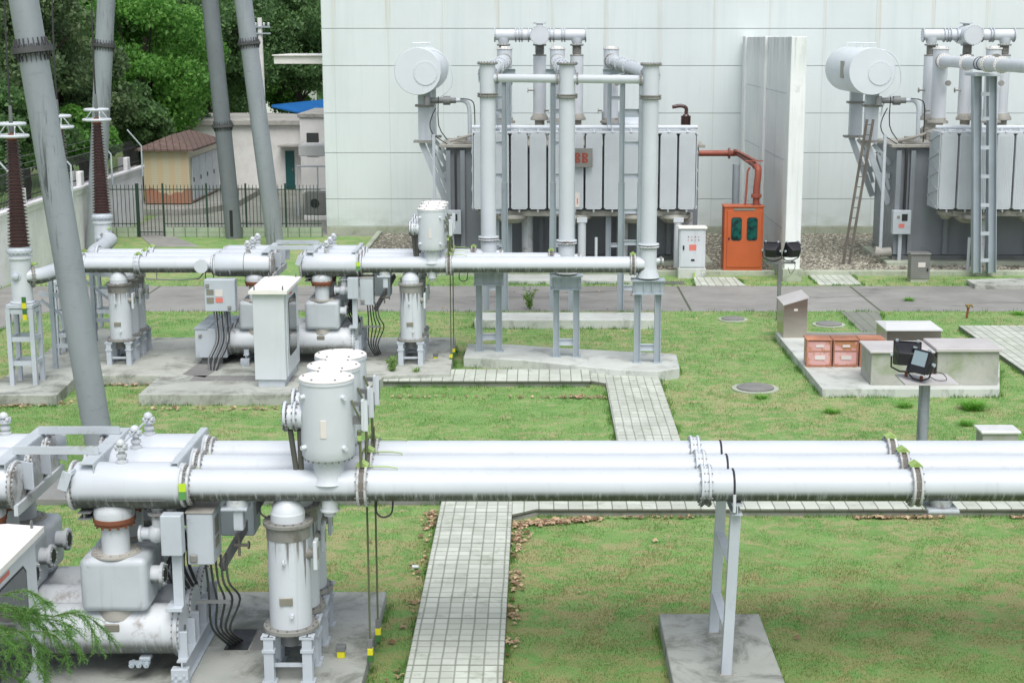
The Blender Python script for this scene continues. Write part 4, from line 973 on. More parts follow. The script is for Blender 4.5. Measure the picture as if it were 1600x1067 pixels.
for i, mt in enumerate(('yellow', 'dgreen', 'yellow', 'dgreen')): MB().box(-11.54, -11.45, 33.78, 33.81, 1.75+.13*i, 1.878+.13*i).build('marker_band', M[mt], s1)
b2, s2 = bushing('middle brown bushing half hidden by the leaning pole', -11.61, 37.4)
b3, s3 = bushing('farthest brown ribbed bushing in front of the boundary wall', -11.61, 40.7)
for s_, x, y in ((s2, -11.35, 37.08), (s3, -11.35, 40.38)):
    for i, mt in enumerate(('dgreen', 'yellow', 'dgreen')): MB().box(x-.05, x+.05, y-.02, y, .3+.13*i, .428+.13*i).build('marker_band', M[mt], s_)
for nm, pts in (('nearest', [(-11.5,34.1),(-11.28,34.2),(-11.18,34.5),(-11.12,35.2),(-11.1,35.9),(-11.0,36.25),(-10.8,36.3)]), ('farthest', [(-11.6,40.7),(-11.4,40.55),(-11.32,40.2),(-11.2,39.2),(-11.12,38.2),(-11.0,37.75),(-10.8,37.64)])):
    t = thing('elbow_duct', f'bent white duct joining the {nm} bushing to the row', 'gas duct', (pts[3][0], pts[3][1], 2.4), 'bent ducts at the bushings')
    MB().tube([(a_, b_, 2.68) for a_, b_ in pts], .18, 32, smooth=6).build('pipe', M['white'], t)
    a_ = Vector((*pts[0], 2.68)); b_ = Vector((*pts[1], 2.68)); MB().flange(a_*.45+b_*.55, b_-a_, .25, .05, 32, 18).build('flange', M['flange'], t)
    MB().flange((-10.88, pts[-1][1], 2.67), X_, .25, .05, 32, 18).build('flange', M['white'], t)
    c = a_*.3+b_*.7; MB().box(c.x-.08, c.x+.08, c.y-.06, c.y+.06, 2.94, 2.99, .01).build('drip_cap', M['green'], t)
# side trestles under left ducts
for i, (x, y) in enumerate(((-11.15, 35.6), (-11.15, 38.9))):
    t = thing('trestle', f'{"nearer" if i == 0 else "farther"} braced steel trestle under the bent ducts', 'steel support', (x, y, .25), 'steel trestles under the bent ducts')
    for dx in (-.3, .35): MB().hbeam((x+dx, y, .25), (x+dx, y, 2.4), .1, .1, .014, up=(0,1,0)).build('leg', M['steel'], t)
    MB().hbeam((x-.6, y, 2.44), (x+.5, y, 2.44), .1, .1, .014, up=(0,0,1)).build('beam', M['lgrey'], t); MB().bar((x-.6, y, 2.05), (x+.35, y, 1.95), .05, .1).build('crossbar', M['lgrey'], t); MB().bar((x-.55, y, 1.9), (x+.3, y, 1.2), .05, .06).build('diagonal', M['steel'], t)
    MB().bar((x-.3, y, .8), (x+.35, y, .8), .05, .1).build('crossbar', M['lgrey'], t)
# ---- white control cabinets (one per row)
def cabinet(label, x0, x1, y0, y1, zb, zt):
    t = thing('control_cabinet', label, 'cabinet', ((x0+x1)/2, (y0+y1)/2, zb), 'white control cabinets with glazed doors')
    MB().box(x0, x1, y0, y1, zb+.17, zt, .012).build('casing', M['whiteclean'], t)
    MB().box(x0+.06, x1-.05, y0+.06, y1-.06, zb, zb+.168, .005).build('plinth', M['lgrey'], t)
    MB().add([(x0-.07,y0-.1,zt),(x1+.09,y0-.1,zt),(x1+.09,y1+.1,zt+.0),(x0-.07,y1+.1,zt),(x0-.07,y0-.1,zt+.07),(x1+.09,y0-.1,zt+.07),(x1+.09,y1+.1,zt+.07),(x0-.07,y1+.1,zt+.07),((x0+x1)/2,y0-.1,zt+.1),((x0+x1)/2,y1+.1,zt+.1)],
        [(3,2,1,0),(0,1,5,8,4),(1,2,6,5),(2,3,7,9,6),(3,0,4,7),(4,8,9,7),(8,5,6,9)]).build('roof', M['whitetop'], t, flat=True)
    for px_, py_ in ((x0+.05,y0),(x1-.02,y0),(x0+.05,y1),(x1-.02,y1)): MB().cyl((px_,py_,zt+.07),(px_,py_,zt+.12),.016,n=8).torus((px_,py_,zt+.14),X_,.03,.01,12,6).build('lifting_eye', M['dsteel'], t)
    # glazed door on the right side
    d = MB().box(x1, x1+.025, y0+.18, y1-.06, zb+.22, zt-.05, .006).build('door', M['whiteclean'], t)
    ya, yb_, za, zb_ = y0+.42, y1-.42, zb+.62, zt-.2
    c = .09; pl = [(ya+c,za),(yb_-c,za),(yb_,za+c),(yb_,zb_-c),(yb_-c,zb_),(ya+c,zb_),(ya,zb_-c),(ya,za+c)]
    def loop(pl, xa, xb):
        m = MB(); n = len(pl); m.add([(xa,a_,b_) for a_,b_ in pl]+[(xb,a_,b_) for a_,b_ in pl], [tuple(range(n))[::-1], tuple(range(n,2*n))]+[(i,(i+1)%n,n+(i+1)%n,n+i) for i in range(n)]); return m
    loop(pl, x1+.026, x1+.032).build('window_gasket', M['black'], d)
    pl2 = [((a_-(ya+yb_)/2)*.95+(ya+yb_)/2, (b_-(za+zb_)/2)*.97+(za+zb_)/2) for a_,b_ in pl]; loop(pl2, x1+.033, x1+.036).build('window', M['glass'], d)
    MB().box(x1+.025, x1+.05, y1-.3, y1-.24, 1.2, 1.36, .006).build('handle', M['steel'], d)
    MB().box(x1+.026, x1+.03, y0+.62, y0+.95, zt-.14, zt-.09).build('red_label', M['redlabel'], d)
    return t
cabinet('white control cabinet standing on the far row pad', -6.36, -5.66, 33.6, 35.5, .25, 2.38)
cabinet('white control cabinet cut off by the lower left corner', -6.56, -5.88, 15.2, 17.1, .2, 2.30)
# ================================================================== transformers
def text_mesh(name, body, size, loc, mat, parent, depth=.004):
    cu = bpy.data.curves.new(name, 'FONT'); cu.body = body; cu.size = size; cu.extrude = depth; cu.offset = size*.035; cu.align_x = 'CENTER'; cu.align_y = 'CENTER'
    ob = bpy.data.objects.new(name, cu); COL.objects.link(ob); bpy.context.view_layer.update()
    me = bpy.data.meshes.new_from_object(ob.evaluated_get(bpy.context.evaluated_depsgraph_get())); bpy.data.objects.remove(ob)
    me.transform(Matrix.Translation(Vector(loc)) @ Matrix.Rotation(math.pi/2, 4, 'X')); me.materials.clear(); me.materials.append(mat)
    mb = MB(); mb.v = [tuple(v.co) for v in me.vertices]; mb.f = [tuple(p.vertices) for p in me.polygons]
    return mb.build(name, mat, parent, flat=True)
def transformer(label):
    t = thing('transformer', label, 'transformer', (1.5, 54, .2), 'oil filled power transformers')
    x0, x1, y0, y1, z0, z1 = -3.25, 5.6, 54.0, 57.2, .35, 4.15
    MB().box(x0, x1, y0, y1, z0, z1, .02).build('tank', M['tank'], t)
    mb = MB(); mb.box(x0-.2, x1+.2, y0-.2, y1+.2, z1, z1+.1, .01); mb.bolts((0,0,-9), Z_, .1, 3); mb.build('tank_lid', M['grime'], t)
    mb = MB()
    for x in (x0+.0, -2.75, -1.5, 0, 1.5, 3., 4.5): mb.box(x, x+.16, y0-.16, y0, .4, z1-.1)
    mb.build('stiffener', M['tank'], t)
    MB().box(-2.95, -2.87, y0-.2, y0-.12, 1.9, z1).build('cable_duct', M['black'], t)
    MB().box(x0, x1+.1, y0-.1, y1+.1, .2, .35).build('skid', M['dsteel'], t)
    MB().box(x0-.3, x1+.5, y0-.6, y1+.3, -.05, .2, .02).build('plinth', M['curbg'], t)
    # radiators: stacks of pressed plates
    xr = -2.22; w = .63; proto = None
    for i in range(12):
        xa = xr+i*w+.02; xb = xa+w-.075
        if proto is None:
            mb = MB()
            for j in range(22):
                y = 52.0+j*.062; c = .05
                mb.add([(xa,y,2.2+c),(xa+c,y,2.2),(xb-c,y,2.2),(xb,y,2.2+c),(xb,y,4.72-c),(xb-c,y,4.76),(xa+c,y,4.76),(xa,y,4.72-c)]+[(a_,y+.024,b_) for a_,b_ in ((xa,2.2+c),(xa+c,2.2),(xb-c,2.2),(xb,2.2+c),(xb,4.72-c),(xb-c,4.76),(xa+c,4.76),(xa,4.72-c))],
                  [tuple(range(8)), tuple(range(8,16))[::-1]]+[(k,8+k,8+(k+1)%8,(k+1)%8) for k in range(8)])
            for j in range(9):
                x = xa+.04+j*(xb-xa-.08)/8; mb.box(x-.012, x+.012, 51.988, 52.0, 2.26, 4.66)
            for xx in (xa-.0, xb): mb.bar((xx, 52, 3.0), (xx, 53.3, 3.0), .012, .03)
            proto = mb.build('radiator', M['radiator'], t)
        else:
            c = proto.copy(); COL.objects.link(c); c.parent = t; c.location.x += i*w
        m = MB(); m.ball(((xa+xb)/2, 52.02, 4.80), .05, 10); m.cyl(((xa+xb)/2, 51.96, 2.18), ((xa+xb)/2, 51.96, 2.10), .04, .015, n=8); m.build('lug', M['whiteclean'], t)
    MB().cyl((xr-.05, 52.6, 4.93), (xr+12*w+.05, 52.6, 4.93), .07, n=16).build('upper_header', M['whiteclean'], t)
    mb = MB()
    for i in range(12): mb.cyl((xr+i*w+.3, 52.6, 4.75), (xr+i*w+.3, 52.6, 4.9), .06, n=12)
    mb.box(xr, xr+12*w-.05, 52.05, 53.3, 4.74, 4.80, .01); mb.build('top_manifold', M['radiator'], t)
    MB().box(xr+.3, xr+12*w-.3, 52.25, 52.45, 1.93, 2.12, .02).build('lower_beam', M['grime'], t)
    for x in (xr-.03, xr+12*w-.03): MB().box(x, x+.03, 51.99, 53.36, 2.2, 4.74, .005).build('side_panel', M['radiator'], t)
    for x in (-2.0, 5.2):
        mb = MB()
        for j in range(4):
            z = 2.25+j*.62; mb.bar((xr-.05 if x < 0 else xr+12*w+.02, 52.0, z), (xr-.05 if x < 0 else xr+12*w+.02, 53.35, z+.31), .02, .04); mb.bar((xr-.05 if x < 0 else xr+12*w+.02, 53.35, z+.31), (xr-.05 if x < 0 else xr+12*w+.02, 52.0, z+.62), .02, .04)
        mb.build('side_bracing', M['lgrey'], t)
    for x in (-.95, 1.25, 3.3, 4.65):
        MB().lathe((x, 52.6, 1.99), -Z_, [(0,.55),(.12,.57),(.14,.55),(.30,.34),(.33,.12)], 24).build('cooling_fan', M['grime'], t)
    MB().lathe((-1.8, 52.5, 2.12), -Z_, [(0,.3),(.12,.32),(.3,.12)], 20).build('cooling_fan', M['grime'], t)
    for x in (1.47, 4.75):
        mb = MB(); mb.box(x-.17, x+.17, 52.0, 52.3, 1.75, 1.92); mb.cyl((x, 52.15, .2), (x, 52.15, 1.75), .14, n=16); mb.build('support_post', M['whiteclean'], t)
    for x in (-1.1, 1.95, 4.9): MB().tube([(x, 51.95, .1), (x, 51.95, .9), (x, 51.95, 1.25)], .05, 8).build('vent_pipe', M['whiteclean'], t)
    for x in (-.4, 2.9, 5.15): MB().cyl((x, 53.2, .2), (x, 53.2, 1.95), .2, n=20).build('oil_pipe', M['vgrey'], t)
    # valves and pipes on the lid
    def dome(x, y, s=1.):
        MB().lathe((x, y, 4.25), Z_, [(0,.3*s),(.05,.3*s),(.06,.24*s),(.55*s,.24*s),(.6*s,.2*s),(.62*s,.1)], 20).build('turret', M['grime'], t)
        MB().flange((x+.02, y-.3*s, 4.55), Y_, .16*s, .05, 20, 8).build('hand_hole', M['lgrey'], t)
    for x, s in ((-.35,.9),(.55,.8),(1.65,.9)): dome(x, 56.2, s)
    mb = MB(); mb.cyl((2.9,55.6,4.75),(3.9,55.6,4.75),.36,n=28); mb.box(2.95,3.85,55.4,55.9,4.25,4.5); mb.torus((2.9,55.6,4.75),X_,.3,.05,24,8); mb.build('relief_chamber', M['lgrey'], t)
    MB().box(2.3, 4.2, 56.7, 56.74, 4.25, 5.25).build('panel_frame', M['steel'], t)
    mb = MB(); mb.lathe((5.3,55.9,4.2),Z_,[(0,.12),(.4,.12)],16); mb.lathe((5.3,55.9,4.6),Z_,[(0,.14)]+[(.03+.06*i+(.0 if j else .03),.15 if j else .19) for i in range(9) for j in (0,1)]+[(.6,.1)],18); mb.tube([(5.3,55.9,5.2),(5.3,55.9,5.42),(5.1,55.9,5.5),(4.8,55.9,5.45)],.07,10,smooth=3)
    mb.build('small_bushing', M['porc'], t)
    # turrets of the three phases rising to the return ducts
    for k, x in enumerate((2.61, .67, -1.24)):
        MB().cyl((x, 56.4, 5.05), (x, 56.4, 7.5), .27, n=32).build('phase_turret', M['whiteclean'], t)
        mb = MB(); mb.flange((x, 56.4, 7.52), Z_, .3, .05, 28, 14); mb.box(x-.12,x+.12,56.3,56.5,7.55,7.6); mb.build('turret_cap', M['whitetop'], t)
        MB().lathe((x, 56.4, 4.25), Z_, [(0,.34),(.35,.34),(.5,.2),(.6,.2),(.62,.38),(.68,.38),(.7,.3),(.8,.28)], 28).bolts((x,56.4,4.9),Z_,.35,14,.02,.1).build('turret_base', M['grime'], t)
        MB().flange((x, 56.1, 7.08), Y_, .26, .05, 28, 14).build('flange', M['flange'], t)
        mb = MB(); mb.cyl((x-.3,56.4,5.3),(x-.45,56.4,5.3),.03,n=8); mb.cyl((x-.45,56.4,5.3),(x-.47,56.4,5.3),.08,n=12); mb.cyl((x+.2,56.0,6.3),(x+.2,55.9,6.3),.1,n=12); mb.build('small_valve', M['flange'], t)
    # low voltage T duct on top
    yT = 57.6; zT = 8.0
    MB().cyl((-1.6, yT, zT), (1.7, yT, zT), .2, n=32).build('cross_duct', M['whiteclean'], t)
    for x in (-1.62, -.72, -.62, -.38, .42, .55, .95, 1.72, -.85, .85): MB().flange((x, yT, zT), X_, .265, .03, 28, 14).build('flange', M['white'], t)
    MB().cyl((.03, yT-.75, zT), (.03, yT+.9, zT), .34, n=36).build('end_drum', M['whiteclean'], t)
    MB().flange((.03, yT-.77, zT), Y_, .36, .03, 36, 20).build('flange', M['whiteclean'], t)
    MB().lathe((.03, yT+.3, zT+.3), Z_, [(0,.12),(.1,.12),(.11,.24),(.15,.24)], 24).build('hat', M['vgrey'], t)
    for x in (-1.3, .03, 1.4):
        MB().lathe((x, yT, zT-.12), -Z_, [(0,.22),(.12,.2),(.2,.17)], 24).build('elbow', M['whiteclean'], t)
        mb = MB(); mb.flange((x, yT, zT-.36), Z_, .25, .04, 24, 12); mb.lathe((x, yT, zT-.38), -Z_, [(0,.17)]+[(.02+.05*i+(.025 if j else 0), .15 if j else .18) for i in range(6) for j in (0,1)]+[(.34,.17)], 24); mb.flange((x, yT, zT-.74), Z_, .25, .04, 24, 12)
        mb.build('bellows', M['flange'], t)
        MB().cyl((x, yT, 5.1), (x, yT, zT-.76), .24, n=28).build('downpipe', M['whiteclean'], t)
        MB().lathe((x, yT-.2, 4.2), Z_, [(0,.3),(.4,.3),(.5,.18),(.7,.18),(.72,.34),(.78,.34),(.95,.24)], 24).bolts((x,yT-.2,4.95),Z_,.3,12,.02,.08).build('pipe_base', M['grime'], t)
        mb = MB(); mb.cyl((x-.2,yT-.2,6.0),(x-.42,yT-.2,6.0),.03,n=8); mb.cyl((x-.42,yT-.2,6.0),(x-.45,yT-.2,6.0),.09,n=12); mb.build('small_valve', M['flange'], t)
    # conservator
    c = MB(); c.lathe((-4.2, 54.0, 6.76), Y_, [(0,.795),(.03,.81),(4.5,.81),(4.53,.795)], 64).build('conservator', M['gltank'], t)
    MB().lathe((-3.93, 54.0, 6.70), -Y_, [(0,.41),(.02,.41)], 40).bolts((-3.93,53.98,6.70),Y_,.39,18,.014,.04).build('manhole_cover', M['gltank'], t)
    mb = MB()
    for yy in (54.6, 55.9, 57.6): mb.tube([(-4.4,yy,7.56),(-4.4,yy,7.72),(-4.0,yy,7.72),(-4.0,yy,7.56)],.025,6)
    mb.tube([(-3.9,54.5,7.5),(-3.6,54.6,7.45),(-3.25,54.7,7.2),(-3.05,54.7,6.7),(-3.1,54.7,6.2),(-3.6,54.6,5.7),(-3.7,54.6,5.2)],.022,6,smooth=4); mb.build('handrail_pipe', M['gltank'], t)
    MB().box(-5.02, -4.985, 55.0, 55.55, 6.5, 7.1, .005).build('oil_gauge', M['redlabel' if 0 else 'plate'], t)
    for yy in (54.7, 57.4):
        MB().box(-4.25, -3.8, yy-.15, yy+.15, 4.35, 6.05, .01).build('column', M['lgrey'], t)
        MB().box(-4.42, -3.62, yy-.25, yy+.25, 4.27, 4.35).build('column_flange', M['flange'], t); MB().box(-4.35, -3.7, yy-.2, yy+.2, 5.52, 5.6).build('column_flange', M['flange'], t)
        mb = MB(); mb.bar((-4.15, yy, 4.27), (-3.28, yy, 2.1), .14, .2); mb.bar((-3.9, yy, 4.2), (-3.28, yy, 3.5), .1, .14); mb.bar((-3.75, yy, 3.1), (-3.28, yy, 3.1), .12, .2); mb.bar((-3.72, yy, 3.9), (-3.28, yy, 2.6), .1, .12); mb.build('bracket', M['lgrey'], t)
    MB().box(-3.72, -3.62, 53.9, 54.0, .5, 4.6).build('cable_tray', M['lgrey'], t)
    mb = MB(); mb.cyl((-3.9,54.4,5.75),(-2.9,54.4,5.75),.1,n=14); mb.cyl((-3.35,54.4,5.75),(-3.1,54.4,5.75),.16,n=14); mb.cyl((-3.9,54.2,5.9),(-3.9,54.2,5.6),.12,n=12); mb.build('buchholz_relay', M['dsteel'], t)
    MB().tube([(-2.9,54.4,5.75),(-2.6,54.4,5.73),(-2.45,54.4,5.5),(-2.43,54.4,4.9),(-2.43,54.4,4.25)],.07,12,smooth=4).build('oil_pipe', M['lgrey'], t)
    mb = MB(); mb.tube([(-2.75,54.3,5.82),(-2.35,54.3,5.75),(-2.25,54.3,5.4),(-2.25,54.3,4.3)],.022,6,smooth=3); mb.tube([(-3.6,54.1,5.5),(-3.8,54.1,5.0),(-3.7,54.1,4.6),(-3.2,54.1,4.25)],.02,6,smooth=3); mb.tube([(-3.5,54.1,5.9),(-3.5,54.1,4.9),(-3.2,54.1,4.4)],.02,6,smooth=3); mb.build('conduit', M['black'], t)
    mb = MB(); mb.box(-3.0,-2.3,54.2,54.9,4.25,4.34,.02); mb.cyl((-2.7,54.5,4.3),(-2.7,54.5,4.5),.18,n=16); mb.tube([(-3.1,54.3,4.35),(-2.6,54.1,4.5),(-2.1,54.2,4.65),(-1.8,54.4,4.7)],.05,8,smooth=3); mb.box(-2.2,-1.9,54.1,54.4,4.4,4.7,.02); mb.build('lid_fittings', M['grime'], t)
    bx = MB().box(-3.35, -2.72, 53.55, 53.85, .9+.25, 1.98, .012).build('control_box', M['lgrey'], t)
    MB().box(-3.05, -2.85, 53.54, 53.55, 1.62, 1.86).build('box_window', M['dark'], bx); MB().box(-3.22,-3.12,53.54,53.55,1.7,1.8).build('box_window', M['plate'], bx); MB().box(-3.15, -2.95, 53.54, 53.55, 1.38, 1.52).build('red_label', M['redlabel'], bx)
    MB().bar((-3.04, 53.75, .1), (-3.04, 53.75, 1.15), .12, .1).build('box_post', M['lgrey'], t)
    mb = MB(); mb.cyl((-3.7,53.9,.45),(-3.3,53.9,.5),.16,n=14); mb.cyl((-3.9,53.9,.5),(-3.7,53.9,.45),.2,n=14); mb.build('drain_valve', M['grime'], t)
    return t
tA = transformer('big grey transformer behind the three white risers')
for x in (): pass
tB = dup(tA, (15.75, 0, 0), 'big grey transformer partly cut off at the right edge')
t = thing('ladder', 'weathered wooden ladder leaning against the right hand transformer', 'ladder', (10.8, 53.7, .06)); D_ = 15.75
for o_ in (0, .22): MB().bar((-5.02+o_+D_,53.7,.06),(-4.25+o_+D_,54.3,5.1),.05,.09).build('stile', M['dstay'] if 0 else M['band'], t)
for i in range(14):
    q = (i+.5)/14; MB().bar((-5.0+.77*q+D_,53.7+.6*q,.06+5.04*q),(-4.82+.77*q+D_,53.7+.6*q,.06+5.04*q),.03,.03).build('rung', M['band'], t)
# maker's plate on the left-hand one, half hidden by the middle riser
pl_x0, pl_x1 = XZ(880, 240, 51.8)[0], XZ(926, 240, 51.8)[0]; pz0, pz1 = XZ(900, 262, 51.8)[1], XZ(900, 232, 51.8)[1]
pp = MB().box(pl_x0, pl_x1, 51.80, 51.83, pz0, pz1, .008).build('maker_plate', M['greybox'], tA)
M['logo'] = paint('red_logo_enamel', (.30,.05,.03), .5, var=.1)
cxp = (pl_x0+pl_x1)/2; czp = (pz0+pz1)/2
def poly_y(mb, pl, y0, y1):
    n = len(pl); mb.add([(p,y0,q) for p,q in pl]+[(p,y1,q) for p,q in pl], [tuple(range(n)), tuple(range(n,2*n))[::-1]]+[(i,n+i,n+(i+1)%n,(i+1)%n) for i in range(n)])
def letter_b(name, x, z, w, h, par):
    mb = MB(); g_ = .008
    for s_ in (1, -1):
        r = h/4-.004; zc = z+s_*(h/4); mb.box(x, x+w*.38, 51.79, 51.80, min(z+s_*g_, z+s_*h/2), max(z+s_*g_, z+s_*h/2))
        for i in range(10):
            a0 = -math.pi/2+math.pi*i/10; a1 = a0+math.pi/10
            o = lambda a, r_: (x+w*.48+math.cos(a)*r_*1.25, zc+math.sin(a)*r_)
            poly_y(mb, [o(a0, r*.38), o(a0, r), o(a1, r), o(a1, r*.38)], 51.79, 51.80)
        for zz in (zc+r*.69, zc-r*.69): mb.box(x+w*.41, x+w*.48, 51.79, 51.80, zz-r*.31, zz+r*.31)
    mb.build(name, M['logo'], par)
H_ = .34
letter_b('letter', cxp-.12, czp, .21, H_, pp); letter_b('letter', cxp+.14, czp, .21, H_, pp)
mb = MB()
poly_y(mb, [(cxp-.42,czp-H_/2),(cxp-.34,czp-H_/2),(cxp-.285,czp+H_/2),(cxp-.33,czp+H_/2)], 51.79, 51.80); poly_y(mb, [(cxp-.15,czp-H_/2),(cxp-.23,czp-H_/2),(cxp-.28,czp+H_/2),(cxp-.245,czp+H_/2)][::-1], 51.79, 51.80); mb.box(cxp-.33,cxp-.24,51.79,51.80,czp-.06,czp-.01)
mb.build('letter', M['logo'], pp)
xw = XZ(903, 315, 51.98)[0]; zw = XZ(903, 315, 51.98)[1]; MB().box(xw-.1, xw+.06, 51.97, 51.985, zw-.2, zw+.3).build('warning_label', M['paper'], tA); text_mesh('label_number', '1', .25, (xw-.02, 51.968, zw+.0), M['redlabel'], tA, .002)
# return duct of the second transformer with its lattice tower
r = thing('return_duct', 'upper white duct at the right edge lying on the lattice tower', 'gas duct', (14.6, 50, 6.9), 'upper return ducts')
xr = 14.51
MB().cyl((xr, 38, 7.08), (xr, 56.1, 7.08), .2, n=40).build('pipe', M['whiteclean'], r)
for y_ in (52.9, 50.4, 50.2, 48.9, 55.9): MB().flange((xr, y_, 7.08), Y_, .27, .05, 32, 18).build('flange', M['whitetop'], r)
MB().cyl((xr, 38, 0), (xr, 38, 7.35), .2, n=40).build('riser', M['whiteclean'], r)
MB().cyl((xr, 50.2, 7.08), (xr, 48.9, 7.08), .225, n=40).build('sleeve', M['whiteclean'], r)
for y_ in (51.0, 51.35): MB().torus((xr, y_, 7.08), Y_, .205, .018, 36, 8).build('strap', M['black'], r)
t = thing('lattice_tower', 'pale steel ladder tower carrying the upper duct at right', 'steel tower', (14.75, 51.2, .15))
for dx in (-.25, .25):
    MB().hbeam((14.98+dx, 51.2, .15), (14.63+dx, 51.2, 6.68), .34, .27, .022, up=(1,0,0)).build('leg', M['steel'], t)
if 0:
    for dy in (): MB().build('leg', M['lgrey'], t)
for z in (.6, 1.5, 2.45, 3.4, 4.35, 5.3, 6.1):
    q = z/6.6
    for dy in (0,): MB().bar((14.84-.36*q, 51.03, z), (15.12-.36*q, 51.03, z), .04, .12).build('rung', M['lgrey'], t)
mb = MB(); mb.box(14.2, 15.08, 50.7, 52.0, 6.68, 6.78, .01); mb.build('head_plate', M['lgrey'], t)
# ---- deluge cabinet and its pipe
t = thing('valve_cabinet', 'orange fire valve cabinet with two dark green windows', 'cabinet', (6.95, 51.9, .2))
ox0, ox1 = XZ(1131, 380, 51.6)[0], XZ(1192, 380, 51.6)[0]; oz0, oz1 = XZ(1160, 423, 51.6)[1], XZ(1160, 324, 51.6)[1]
MB().box(ox0, ox1, 51.6, 52.3, oz0, oz1, .015).build('casing', M['orange'], t); MB().box(ox0-.03, ox1+.03, 51.57, 52.33, oz1, oz1+.04, .01).build('lid', M['orange'], t)
d = MB().box(ox0+.1, ox1-.07, 51.57, 51.6, oz0+.12, oz1-.12, .008).build('door', M['orange'], t)
for i in range(2):
    a_ = ox0+.23+i*.53; c = .06; za, zb = oz1-1.13, oz1-.34; b_ = a_+.36
    m = MB(); pl = [(a_+c,za),(b_-c,za),(b_,za+c),(b_,zb-c),(b_-c,zb),(a_+c,zb),(a_,zb-c),(a_,za+c)]; n = 8
    m.add([(p,51.563,q) for p,q in pl]+[(p,51.57,q) for p,q in pl], [tuple(range(n)), tuple(range(n,2*n))[::-1]]+[(i_,n+i_,n+(i_+1)%n,(i_+1)%n) for i_ in range(n)]); m.build('window_gasket', M['black'], d)
    m = MB(); pl = [((p-(a_+b_)/2)*.82+(a_+b_)/2,(q-(za+zb)/2)*.92+(za+zb)/2) for p,q in pl]; m.add([(p,51.555,q) for p,q in pl]+[(p,51.562,q) for p,q in pl], [tuple(range(n)), tuple(range(n,2*n))[::-1]]+[(i_,n+i_,n+(i_+1)%n,(i_+1)%n) for i_ in range(n)]); m.build('window', M['tealglass'], d)
MB().box(ox0+.14, ox0+.19, 51.55, 51.57, oz1-1.1, oz1-1.02).build('handle', M['dark'], d)
MB().box(ox0+.3, ox1-.3, 51.56, 51.57, oz1-.11, oz1-.03).build('nameplate', M['plate'], t)
MB().box(ox0+.25, ox1-.0, 51.55, 52.2, -.02, oz0-.005, .02).build('plinth', M['curbg'], t)
t = thing('fire_pipe', 'red brown fire water pipe bending down into the orange cabinet', 'pipe', (7.4, 54, 2.3))
zz = 3.62; xp = 7.36
MB().tube([(4.2,57.6,zz+.05),(7.3,57.6,zz+.05)], .11, 16).build('pipe', M['redpipe'], t)
MB().tube([(7.3,57.6,zz+.05),(7.42,57.4,zz+.05),(7.42,53,zz),(7.42,52.3,zz)], .1, 16).build('pipe', M['redpipe'], t)
MB().tube([(7.38,52.5,zz),(7.40,52.05,zz-.02),(7.40,51.95,zz-.25),(7.36,51.95,2.9),(7.36,51.95,oz1+.04)], .115, 18, smooth=5).build('drop_pipe', M['redpipe'], t)
mb = MB(); mb.flange((7.36,51.95,oz1+.37),Z_,.18,.05,20,8); mb.flange((7.36,51.95,oz1+.32),Z_,.18,.05,20,8); mb.build('flange', M['redpipe'], t); MB().flange((7.36,51.95,oz1+.03),Z_,.18,.04,20,8).build('flange', M['redpipe'], t); MB().flange((7.1,57.6,zz+.05),X_,.2,.06,20,8).build('flange', M['redpipe'], t)
MB().tube([(7.12,52.0,zz),(7.05,52.0,zz-.15),(7.0,52.0,oz1+.04)], .035, 8).build('thin_pipe', M['redpipe'], t)
MB().bar((7.0,52.4,zz+.18),(7.62,52.4,zz+.18),.2,.03).bar((7.3,57.5,zz+.2),(7.4,52.4,zz+.18),.12,.03).build('tie_plate', M['redpipe'], t)
MB().cyl((7.0,54.6,.1),(7.0,54.6,zz-.1),.13,n=16).build('support_post', M['steel'], t)
# ---- white marshalling cabinet
wx0, wx1 = XZ(1061, 400, 51.0)[0], XZ(1102, 400, 51.0)[0]; wz0, wz1 = XZ(1080, 419, 51.)[1], XZ(1080, 358, 51.)[1]
t = thing('marshalling_cabinet', 'small white cabinet with two rows of tiny lamps left of the orange one', 'cabinet', ((wx0+wx1)/2, 51.2, 0))
MB().box(wx0, wx1, 51.0, 51.45, wz0, wz1, .012).build('casing', M['whiteclean'], t); MB().box(wx0-.04, wx1+.05, 50.93, 51.5, wz1, wz1+.07, .015).build('lid', M['whitetop'], t)
MB().box(wx0-.03, wx1+.03, 50.95, 51.45, -.05, wz0-.004, .02).build('plinth', M['concl'], t)
d = MB().box(wx0+.04, wx1-.04, 50.975, 51.0, wz0+.04, wz1-.05, .006).build('door', M['whiteclean'], t)
for r_i in range(2):
    for c_i in range(4): MB().cyl((wx0+.30+c_i*.115, 50.975, wz1-.26-r_i*.11), (wx0+.30+c_i*.115, 50.96, wz1-.26-r_i*.11), .018, n=10).build('indicator', M['redlabel' if (r_i+c_i) % 2 else 'dark'], d)
MB().box(wx0+.12, wx0+.17, 50.94, 50.975, wz1-.7, wz1-.55, .01).build('handle', M['dark'], d); MB().box(wx0+.33, wx0+.57, 50.97, 50.975, wz1-.72, wz1-.52).build('red_label', M['redlabel'], d); MB().box(wx0+.4, wx0+.52, 50.968, 50.975, wz1-1.08, wz1-1.01).build('nameplate', M['dark'], d)
MB().box(XZ(1093,0,50.9)[0]-.03, XZ(1093,0,50.9)[0]+.03, 50.88, 50.93, .0, .2).build('marker_band', M['green'], t)
